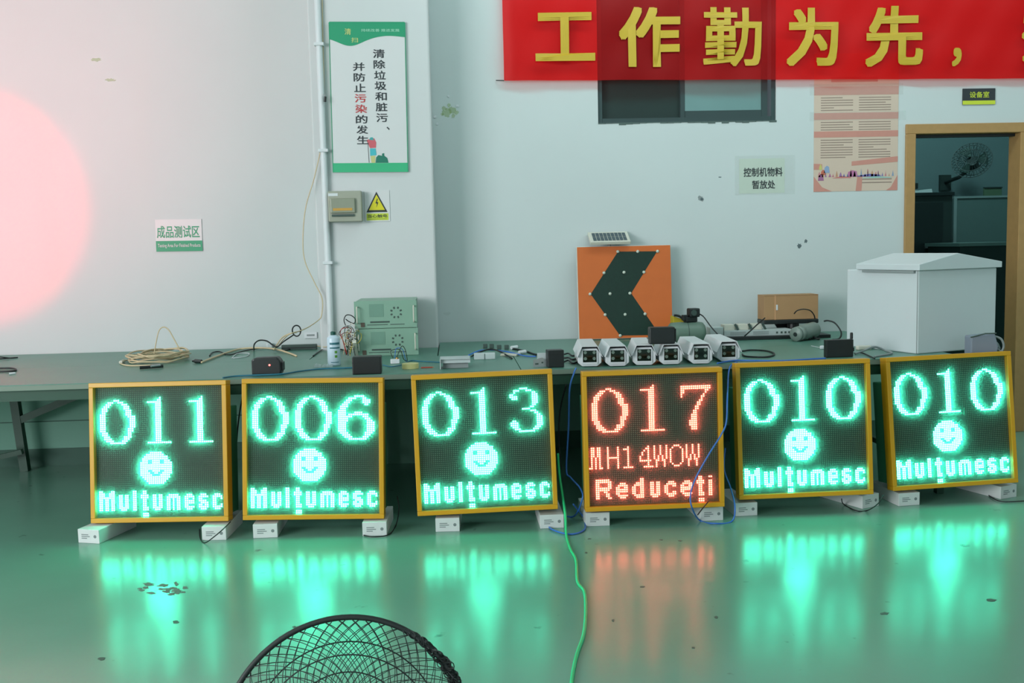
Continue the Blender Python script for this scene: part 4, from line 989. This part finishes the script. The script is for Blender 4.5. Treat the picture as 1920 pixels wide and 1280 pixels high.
for k, lab in enumerate(('dark cable lying between the black box and the first camera housing', 'lower dark cable between the black box and the first camera housing', 'dark cable curling beside the first camera housing')):
    y_ = 664+k*7
    cable('dark_cable', lab, [atZ(1058, y_, TZ+.006), atZ(1066, y_+3*rr.uniform(-1, 1), TZ+.01), atZ(1074, y_+3, TZ+.006), atZ(1084, y_+rr.uniform(-3, 3), TZ+.006)], 0.005, M_rub)

# long dark bar and small white label box by the left of pillar
t = thing('dark_rail', 'long dark metal rail lying at the bench back left of the pillar', 'rail', tuple(atZ(560, 656, TZ)), 0)
obj('rail_body', MB().box(-0.11, 0, 0.0005, 0.115, 0.04, 0.034), M_rackd, t, bevel=0.002)
obj('rail_rib', MB().box(-0.108, -0.002, 0.012, 0.113, -0.0002, 0.018), M_black, t)
t = thing('wall_socket', 'small white wall socket just above the bench left of the pillar', 'socket', (atY(583, 629, YW).x, YW, atY(583, 634, YW).z))
obj('socket_plate', MB().box(-0.042, -0.012, 0, 0.042, -0.0008, 0.042), M_white, t, bevel=0.003)
obj('socket_label', MB().box(-0.026, -0.0132, 0.016, 0.026, -0.0124, 0.028), M_grey, t)

# beige cable coil
c0 = atZ(300, 676, TZ)
t = thing('beige_cable_coil', 'loose flat coil of beige cable lying on the left part of the bench', 'cable coil', tuple(c0))
rr = random.Random(21)
for k in range(11):
    a0 = rr.uniform(0, 6.3); R1 = 0.155+rr.uniform(-0.035, 0.03); R2 = 0.17+rr.uniform(-0.06, 0.06); ox_, oy_ = rr.uniform(-.03, .03), rr.uniform(-.04, .04)
    pts = [Vector((ox_+R1*math.cos(a0+2*PI*j/28), oy_+R2*math.sin(a0+2*PI*j/28), 0.006+0.004*k+0.012*abs(math.sin(a0*3+j*0.5)))) for j in range(28)]
    obj('loop', MB().tube(pts, 0.0042, 6, closed=True), M_beige, t, smooth=True)
O = c0
obj('raised_loop', MB().tube(smoothpath([atY(289, 664, c0.y)-O, atY(293, 640, c0.y)-O, atY(298, 620, c0.y)-O, atY(306, 613, c0.y)-O, atY(316, 618, c0.y)-O, atY(326, 635, c0.y)-O, atY(337, 655, c0.y)-O, atY(340, 660, c0.y)-O]), 0.0035), M_beige, t, smooth=True)
obj('cable_tail', MB().tube(smoothpath([atZ(255, 672, TZ+.006)-O, atZ(230, 677, TZ+.008)-O, atZ(226, 681, TZ+.006)-O, atZ(240, 685, TZ+.006)-O, atZ(270, 685, TZ+.006)-O, atZ(300, 684, TZ+.006)-O]), 0.0045), M_beige, t, smooth=True)
obj('plug', MB().cyl(atZ(226, 679, TZ+.012)-O, atZ(232, 676, TZ+.012)-O, 0.010, n=8), M_offw, t)
obj('black_plug', MB().cyl(atZ(262, 689, TZ+.011)-O, atZ(306, 686, TZ+.011)-O, 0.009, n=8), M_black, t)
obj('shiny_connector', MB().cyl(atZ(283, 686, TZ+.023)-O, atZ(300, 684, TZ+.023)-O, 0.007, n=8), M_metal, t)
t = thing('cable_connector', 'dark cable connector at the right end of the beige coil', 'connector', tuple(atZ(372, 681, TZ)), -0.35)
obj('connector_body', MB().cyl((-0.022, 0, 0.013), (0.022, 0, 0.011), 0.012, n=8), M_black, t)
obj('strain_relief', MB().cyl((-0.04, 0, 0.012), (-0.022, 0, 0.013), 0.005, 0.009, n=8), M_rub, t)
cable('beige_run_cable', 'beige cable running from the coil across the bench to the wall',
      [atZ(378, 679, TZ+.008), atZ(398, 671, TZ+.008), atZ(425, 661, TZ+.008), atZ(450, 654, TZ+.01), atZ(480, 652, TZ+.02), atZ(515, 654, TZ+.02), atZ(540, 661, TZ+.008), atZ(556, 667, TZ+.006)], 0.006, M_beige)
cable('beige_branch_cable', 'beige cable branching up through the black ring to the pillar',
      [atZ(514, 656, TZ+.015), atY(520, 645, 6.3), atY(530, 632, 6.32), atY(545, 625, 6.33), atY(556, 623, 6.33)], 0.0045, M_beige)
cable('dark_run_cable', 'dark cable lying along the beige one', [atZ(393, 667, TZ+.006), atZ(398, 661, TZ+.006), atZ(412, 659, TZ+.006), atZ(430, 665, TZ+.006), atZ(460, 657, TZ+.006), atZ(500, 652, TZ+.008), atZ(530, 657, TZ+.006), atZ(560, 650, TZ+.006)], 0.004, M_rub)
cable('dark_arch_cable', 'black cable arching up near the dark rail', [atZ(476, 656, TZ+.006), atY(477, 645, 6.2), atY(486, 638, 6.2), atY(500, 639, 6.2), atY(512, 647, 6.2), atY(520, 650, 6.2), atY(532, 640, 6.3), atY(550, 628, 6.33)], 0.0045, M_rub)
tt = atY(556, 620, 6.33)
t = thing('black_cable_ring', 'black cable ring standing upright where the beige cables pass through', 'cable ring', tuple(tt))
obj('ring', MB().tube([(0.026*math.cos(a)*1.0, 0.006*math.sin(a*2), 0.034*math.sin(a)) for a in [2*PI*k/28 for k in range(28)]], 0.0042, 8, closed=True), M_rub, t, smooth=True)
obj('tie', MB().cyl((0.024, -0.006, -0.006), (0.028, 0.006, 0.006), 0.006, n=6), M_black, t)
simple_box('white_ferrite', 'small white ferrite block on the dark arching cable', 'connector', 506, 652, 0.035, 0.03, 0.03, M_white, rz=0.3, bevel=0.005)
cable('white_flat_cable', 'thin white cable lying between the coil and the power box', [atZ(435, 671, TZ+.004), atZ(445, 663, TZ+.004), atZ(466, 662, TZ+.004), atZ(462, 668, TZ+.004), atZ(437, 671, TZ+.004)], 0.003, M_white)
cable('green_black_cable', 'dark cable pair curving left of the spray can', [atZ(587, 667, TZ+.006), atZ(600, 658, TZ+.006), atZ(612, 653, TZ+.006), atZ(640, 655, TZ+.008), atZ(655, 660, TZ+.008)], 0.004, M_rub)
cable('long_thin_cable', 'thin pale cable running right behind the spray can to the wire tangle', [atZ(560, 648, TZ+.006), atZ(590, 648, TZ+.02), atZ(612, 650, TZ+.03), atY(632, 640, 6.1), atY(648, 625, 6.0)], 0.003, M_beige)

# far left leads
cable('black_lead_loop', 'black lead looping in from the left edge of the bench', [atZ(-30, 690, TZ+.006), atZ(0, 690, TZ+.006), atZ(22, 690, TZ+.006), atZ(30, 692.5, TZ+.006), atZ(22, 695.5, TZ+.006), atZ(-30, 697, TZ+.006)], 0.005, M_rub)
cable('dark_wall_lead', 'thin dark lead at the bench back by the left edge', [atZ(-30, 667, TZ+.006), atZ(0, 669, TZ+.02), atZ(20, 671, TZ+.006), atZ(32, 670, TZ+.006), atZ(-20, 674, TZ+.006)], 0.004, M_rub)
t = thing('white_stopper', 'tiny white plastic piece on the bench by the left edge', 'cap', tuple(atZ(24, 702, TZ)), 0.5)
obj('cap_body', MB().cyl((-0.014, 0, 0.006), (0.014, 0, 0.008), 0.006, 0.004, n=8), M_white, t)
obj('cap_rim', MB().cyl((-0.018, 0, 0.0065), (-0.014, 0, 0.0065), 0.006, n=8), M_white, t)

# ------------------------------------------------------------------ cables hanging between the signs and on the floor
cable('green_floor_cable', 'bright green cable running over the floor towards the camera',
      [atY(1046, 850, 4.95), atY(1049, 890, 4.9), atY(1055, 930, 4.85), atY(1060, 965, 4.72), atZ(1062, 1003, .008), atZ(1070, 1030, .006), atZ(1080, 1050, .006), atZ(1083, 1090, .006), atZ(1096, 1110, .006), atZ(1098, 1150, .006), atZ(1094, 1190, .006), atZ(1082, 1225, .006), atZ(1074, 1262, .006), atZ(1070, 1300, .006)], 0.0065, M_green, n=8)
cable('blue_loop_cable', 'blue cable dropping between sign 013 and the red sign into a loop on the floor',
      [atZ(1080, 690, TZ-.0+.006)+Vector((0, -0.0, 0.0)), atY(1076, 700, 5.05), atY(1068, 730, 5.0), atY(1066, 800, 5.0), atY(1062, 880, 4.98), atY(1070, 895, 4.95), atY(1088, 915, 4.9), atY(1092, 935, 4.8), atZ(1075, 968, .01), atZ(1040, 962, .012), atZ(1024, 975, .006), atZ(1035, 992, .006), atZ(1070, 1001, .006), atZ(1096, 992, .006), atZ(1094, 970, .012), atY(1075, 945, 4.85)], 0.0045, M_blue)
cable('blue_hanging_cable', 'blue cable hanging in front of the lower right corner of the red sign',
      [atZ(1382, 679, TZ+.006)+Vector((0, 0, 0)), atY(1368, 690, 5.06), atY(1364, 740, 4.78), atY(1362, 790, 4.74), atY(1352, 815, 4.73), atY(1330, 850, 4.72), atY(1305, 895, 4.71), atY(1295, 925, 4.70), atY(1297, 950, 4.68), atZ(1312, 975, .006), atZ(1340, 981, .006), atZ(1372, 977, .006), atY(1378, 950, 4.78), atY(1370, 915, 4.85), atY(1358, 880, 4.9), atY(1360, 840, 5.0)], 0.0042, M_blue)
cable('short_black_tail', 'short black tail at the right carton of the red sign', [atY(1328, 940, 4.74), atY(1318, 952, 4.7), atY(1308, 965, 4.68)], 0.003, M_rub)
cable('sign_lead', 'black lead curving over the right carton of the leftmost sign', [atY(432, 978, 4.86), atY(420, 990, 4.76), atY(405, 1003, 4.73), atZ(385, 1017, .005), atZ(376, 1010, .005), atZ(374, 992, .005)], 0.003, M_rub)
cable('sign_lead', 'black lead curving round the right carton of sign 006', [atY(745, 930, 4.98), atY(748, 955, 4.95), atZ(742, 985, .005), atZ(728, 1002, .005), atZ(700, 1006, .005), atZ(682, 1003, .005)], 0.003, M_rub)
cable('sign_lead', 'black lead drooping under sign 010 beside the red one', [atY(1578, 935, 4.9), atZ(1582, 945, .005), atZ(1605, 957, .005), atZ(1625, 957, .005), atY(1645, 945, 4.7), atY(1656, 928, 4.72)], 0.003, M_rub)
cable('sign_lead', 'black lead on the floor at the carton of the rightmost sign', [atZ(1850, 920, .005), atZ(1856, 930, .005), atZ(1880, 940, .005), atZ(1930, 938, .005)], 0.003, M_rub)
cable('hanging_lead', 'black lead hanging in the gap right of the leftmost sign', [atY(456, 735, 5.14), atY(447, 790, 5.18), atY(443, 850, 5.2), atY(445, 900, 5.2)], 0.004, M_rub)
cable('hanging_lead', 'dark lead hanging in the gap right of sign 013', [atY(1062, 720, 5.14), atY(1050, 770, 5.2), atY(1048, 830, 5.2), atY(1052, 880, 5.15)], 0.004, M_rub)

# ------------------------------------------------------------------ the dark room beyond the door
YR = 9.3
def rb(name, label, cat, px0, py0, px1, Y, d_, m, part='body'):
    a = atY(px0, py0, Y); b = atY(px1, py0, Y)
    t = thing(name, label, cat, ((a.x+b.x)/2, Y, 0)); hw_ = (b.x-a.x)/2
    obj(part, MB().box(-hw_, 0, 0.001, hw_, d_, a.z), m, t, bevel=0.004)
    return t, hw_, a.z
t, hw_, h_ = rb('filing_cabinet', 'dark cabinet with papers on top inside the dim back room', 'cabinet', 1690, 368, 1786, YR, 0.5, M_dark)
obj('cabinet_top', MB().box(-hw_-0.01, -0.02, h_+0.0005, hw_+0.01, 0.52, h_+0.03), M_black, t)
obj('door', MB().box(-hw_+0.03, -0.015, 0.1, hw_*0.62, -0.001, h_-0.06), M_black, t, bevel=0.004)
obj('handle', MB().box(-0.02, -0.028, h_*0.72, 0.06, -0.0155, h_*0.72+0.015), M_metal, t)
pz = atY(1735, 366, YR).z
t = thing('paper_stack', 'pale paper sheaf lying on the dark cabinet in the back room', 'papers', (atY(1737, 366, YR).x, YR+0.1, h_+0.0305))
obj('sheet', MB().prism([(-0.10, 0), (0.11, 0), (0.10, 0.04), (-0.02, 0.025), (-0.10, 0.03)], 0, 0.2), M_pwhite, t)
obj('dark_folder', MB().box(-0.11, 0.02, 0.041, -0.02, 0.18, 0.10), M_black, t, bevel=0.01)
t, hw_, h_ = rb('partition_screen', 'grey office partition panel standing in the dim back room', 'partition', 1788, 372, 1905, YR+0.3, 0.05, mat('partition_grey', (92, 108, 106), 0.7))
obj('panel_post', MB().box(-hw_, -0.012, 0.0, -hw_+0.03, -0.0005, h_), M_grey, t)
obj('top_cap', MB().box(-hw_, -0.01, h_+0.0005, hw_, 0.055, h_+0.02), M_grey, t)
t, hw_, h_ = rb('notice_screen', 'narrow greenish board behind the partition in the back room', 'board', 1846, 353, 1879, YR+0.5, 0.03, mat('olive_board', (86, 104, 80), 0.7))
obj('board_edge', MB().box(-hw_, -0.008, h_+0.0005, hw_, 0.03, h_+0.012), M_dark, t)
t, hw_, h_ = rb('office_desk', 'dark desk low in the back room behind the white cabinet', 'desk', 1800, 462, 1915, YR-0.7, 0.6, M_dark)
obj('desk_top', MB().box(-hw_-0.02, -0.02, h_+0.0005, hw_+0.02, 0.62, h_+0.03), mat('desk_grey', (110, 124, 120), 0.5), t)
# wall fan
P = atY(1822, 300, 9.9)
t = thing('wall_fan', 'dark wall-mounted fan seen through the doorway', 'fan', tuple(P))
Mf = Matrix.Rotation(math.radians(-38), 4, 'Z') @ Matrix.Rotation(math.radians(68), 4, 'X')
mbf = MB(); Rf = 0.19
for rr_, zz in ((Rf, 0), (Rf*.75, .05), (Rf*.4, .075), (Rf*.75, -.05), (Rf*.4, -.075)):
    mbf.tube([Mf @ Vector((rr_*math.cos(a), rr_*math.sin(a), zz)) for a in [2*PI*k/32 for k in range(32)]], 0.004, 5, closed=True)
for k in range(32):
    a = 2*PI*k/32; cz = [(0.03, .08), (Rf*.4, .075), (Rf*.75, .05), (Rf, 0), (Rf*.75, -.05), (Rf*.4, -.075)]
    mbf.tube([Mf @ Vector((r_*math.cos(a), r_*math.sin(a), z_)) for r_, z_ in cz], 0.0022, 4)
obj('guard', mbf, M_dark, t)
for k in range(3):
    a = 2*PI*k/3
    obj('blade', MB().quadbox([Mf @ Vector((r_*math.cos(a+da), r_*math.sin(a+da), z_)) for z0_ in (0,) for (r_, da, z_) in ((.04, -.3, -.01), (.16, -.35, -.02), (.16, .5, .02), (.04, .4, .01), (.04, -.3, -.006), (.16, -.35, -.016), (.16, .5, .024), (.04, .4, .014))]), M_rackd, t)
obj('motor', MB().cyl(Mf @ Vector((0, 0, -0.14)), Mf @ Vector((0, 0, -0.02)), 0.05, n=16), M_dark, t)
obj('wall_arm', MB().tube([Mf @ Vector((0, 0, -0.12)), Vector((-0.05, 0.15, -0.16)), Vector((-0.08, 0.39, -0.2))], 0.02, 8), M_dark, t)
obj('wall_plate', MB().box(-0.14, 0.37, -0.28, -0.02, 0.398, -0.12), M_dark, t)

# ------------------------------------------------------------------ foreground fan with a net cover
FC = CC + ray(650, 1395)*(1.85)
t = thing('floor_fan', 'dark fan with a net-covered round guard in the foreground, cut off by the frame', 'fan', tuple(FC))
# its guard tilts back and faces the signs
Mg = Matrix.Rotation(math.radians(6), 4, 'Z') @ Matrix.Rotation(math.radians(74), 4, 'X')
RG = 0.228
ring_pts = lambda r, z, n=96: [Mg @ Vector((r*math.cos(2*PI*k/n), r*math.sin(2*PI*k/n), z)) for k in range(n)]
obj('rim', MB().tube(ring_pts(RG, 0), 0.0055, 8, closed=True), M_fan, t, smooth=True)
def dome(r, sgn): return sgn*0.085*(1-(r/RG)**2.4)
for sgn, nm in ((1, 'front_net'), (-1, 'rear_net')):
    mbn = MB(); NS = 56
    for fam in (1, -1):
        for k in range(NS):
            a0 = 2*PI*k/NS; pts = []
            for j in range(15):
                r = 0.05+(RG-0.05)*j/14; a = a0+fam*0.95*(j/14)
                pts.append(Mg @ Vector((r*math.cos(a), r*math.sin(a), dome(r, sgn))))
            mbn.tube(pts, 0.0008, 4)
    o = obj(nm, mbn, M_fan, t); o['kind'] = 'stuff'
mbn = MB()
for r in (0.05, 0.11, 0.165): mbn.tube(ring_pts(r, dome(r, 1), 64), 0.0014, 5, closed=True)
for r in (0.05, 0.12, 0.18): mbn.tube(ring_pts(r, dome(r, -1), 64), 0.0014, 5, closed=True)
obj('guard_ring', mbn, M_fan, t)
# gathered edge of the net on the right
rr = random.Random(5); mbn = MB()
for s_ in range(26):
    pts = []
    for j in range(26):
        a = math.radians(62-j*2.9); w_ = 0.3+0.7*min(1, j/10)
        r = RG+rr.uniform(-0.013, 0.012)*w_; pts.append(Mg @ Vector((r*math.cos(a), r*math.sin(a), rr.uniform(-0.012, 0.014)*w_)))
    mbn.tube(smoothpath(pts, 2), 0.0011, 4)
o = obj('gathered_net_edge', mbn, M_fan, t); o['kind'] = 'stuff'
for k in range(3):
    a0 = 2*PI*k/3+0.6; V_ = []
    mbq = MB(); nr = 6; n0 = 0; top = []; bot = []
    for j in range(nr+1):
        r = 0.035+0.085*j/nr; wd = 0.35+0.45*math.sin(PI*min(1, (j+1)/nr)*0.8)
        for a, zz in ((a0-wd*0.5, -0.016), (a0+wd*0.5, 0.016)):
            mbq.v.append(tuple(Mg @ Vector((r*math.cos(a), r*math.sin(a), zz)))); mbq.v.append(tuple(Mg @ Vector((r*math.cos(a), r*math.sin(a), zz+0.002))))
    for j in range(nr):
        q = j*4; mbq.f += [(q, q+4, q+6, q+2), (q+1, q+3, q+7, q+5), (q, q+1, q+5, q+4), (q+2, q+6, q+7, q+3)]
    mbq.f += [(0, 2, 3, 1), (nr*4, nr*4+1, nr*4+3, nr*4+2)]
    obj('blade', mbq, mat('smoke_blade', (70, 96, 90), 0.3), t)
obj('hub', MB().lathe([(0.03, -0.04), (0.036, -0.02), (0.036, 0.02), (0.02, 0.035), (0.004, 0.038)], 20, M=Mg), M_fan, t, smooth=True)
obj('motor', MB().lathe([(0.03, -0.19), (0.05, -0.17), (0.052, -0.1), (0.04, -0.088)], 20, M=Mg), M_fan, t, smooth=True)
mz = (Mg @ Vector((0, 0, -0.14)))
obj('pole', MB().cyl((mz.x, mz.y, mz.z-0.04), (mz.x, mz.y, -FC.z+0.03), 0.014, n=12), M_fan, t)
obj('base', MB().lathe([(0.17, 0.001), (0.175, 0.012), (0.15, 0.025), (0.03, 0.04)], 32, o=(mz.x, mz.y, -FC.z)), M_fan, t)

# peeled paint and scuffs on the floor
floor_ob = bpy.data.objects['floor']
M_peel = mat('bare_rough_concrete', (96, 116, 104), 0.85, var=0.3, scale=60, bump=0.6, bscale=150)
M_scuff = mat('dark_scuff', (66, 84, 74), 0.6, var=0.2)
def flake(px, py, rx, ry, m, name, seed):
    c = atZ(px, py, 0); rq = random.Random(seed); n = 11; mbq = MB(); ring_ = []
    for k in range(n):
        a = 2*PI*k/n; q = rq.uniform(.5, 1.15)
        e = atZ(px+rx*q*math.cos(a), py+ry*q*math.sin(a), 0); ring_.append((e.x, e.y))
    ring_ = ring_[::-1]
    mbq.v = [(x, y, 0.0004) for x, y in ring_]+[(c.x+(x-c.x)*.9, c.y+(y-c.y)*.9, 0.0011+0.0006*rq.random()) for x, y in ring_]
    mbq.f = [tuple(range(n, 2*n))]+[(k, (k+1) % n, n+(k+1) % n, n+k) for k in range(n)]
    obj(name, mbq, m, floor_ob)
rq = random.Random(31)
for k in range(26):
    a = rq.uniform(0, 6.28); r = rq.random()**.5
    flake(305+48*r*math.cos(a), 1103+12*r*math.sin(a), rq.uniform(4, 11), rq.uniform(1.2, 3), M_peel, 'paint_flake', 40+k)
for k, (x_, y_, rx, ry) in enumerate(((190, 1235, 9, 3), (330, 1166, 8, 3), (552, 1175, 4, 1.5), (1099, 1036, 3, 2), (1105, 1010, 4, 1), (1240, 1012, 4, 1), (1275, 1014, 5, 1.2), (1343, 1157, 5, 3), (1150, 1163, 3, 3), (1300, 1214, 4, 2), (1860, 1125, 14, 3), (1660, 1150, 10, 3), (1205, 1100, 5, 1.5))):
    flake(x_, y_, rx, ry, M_scuff, 'floor_scuff', 80+k)
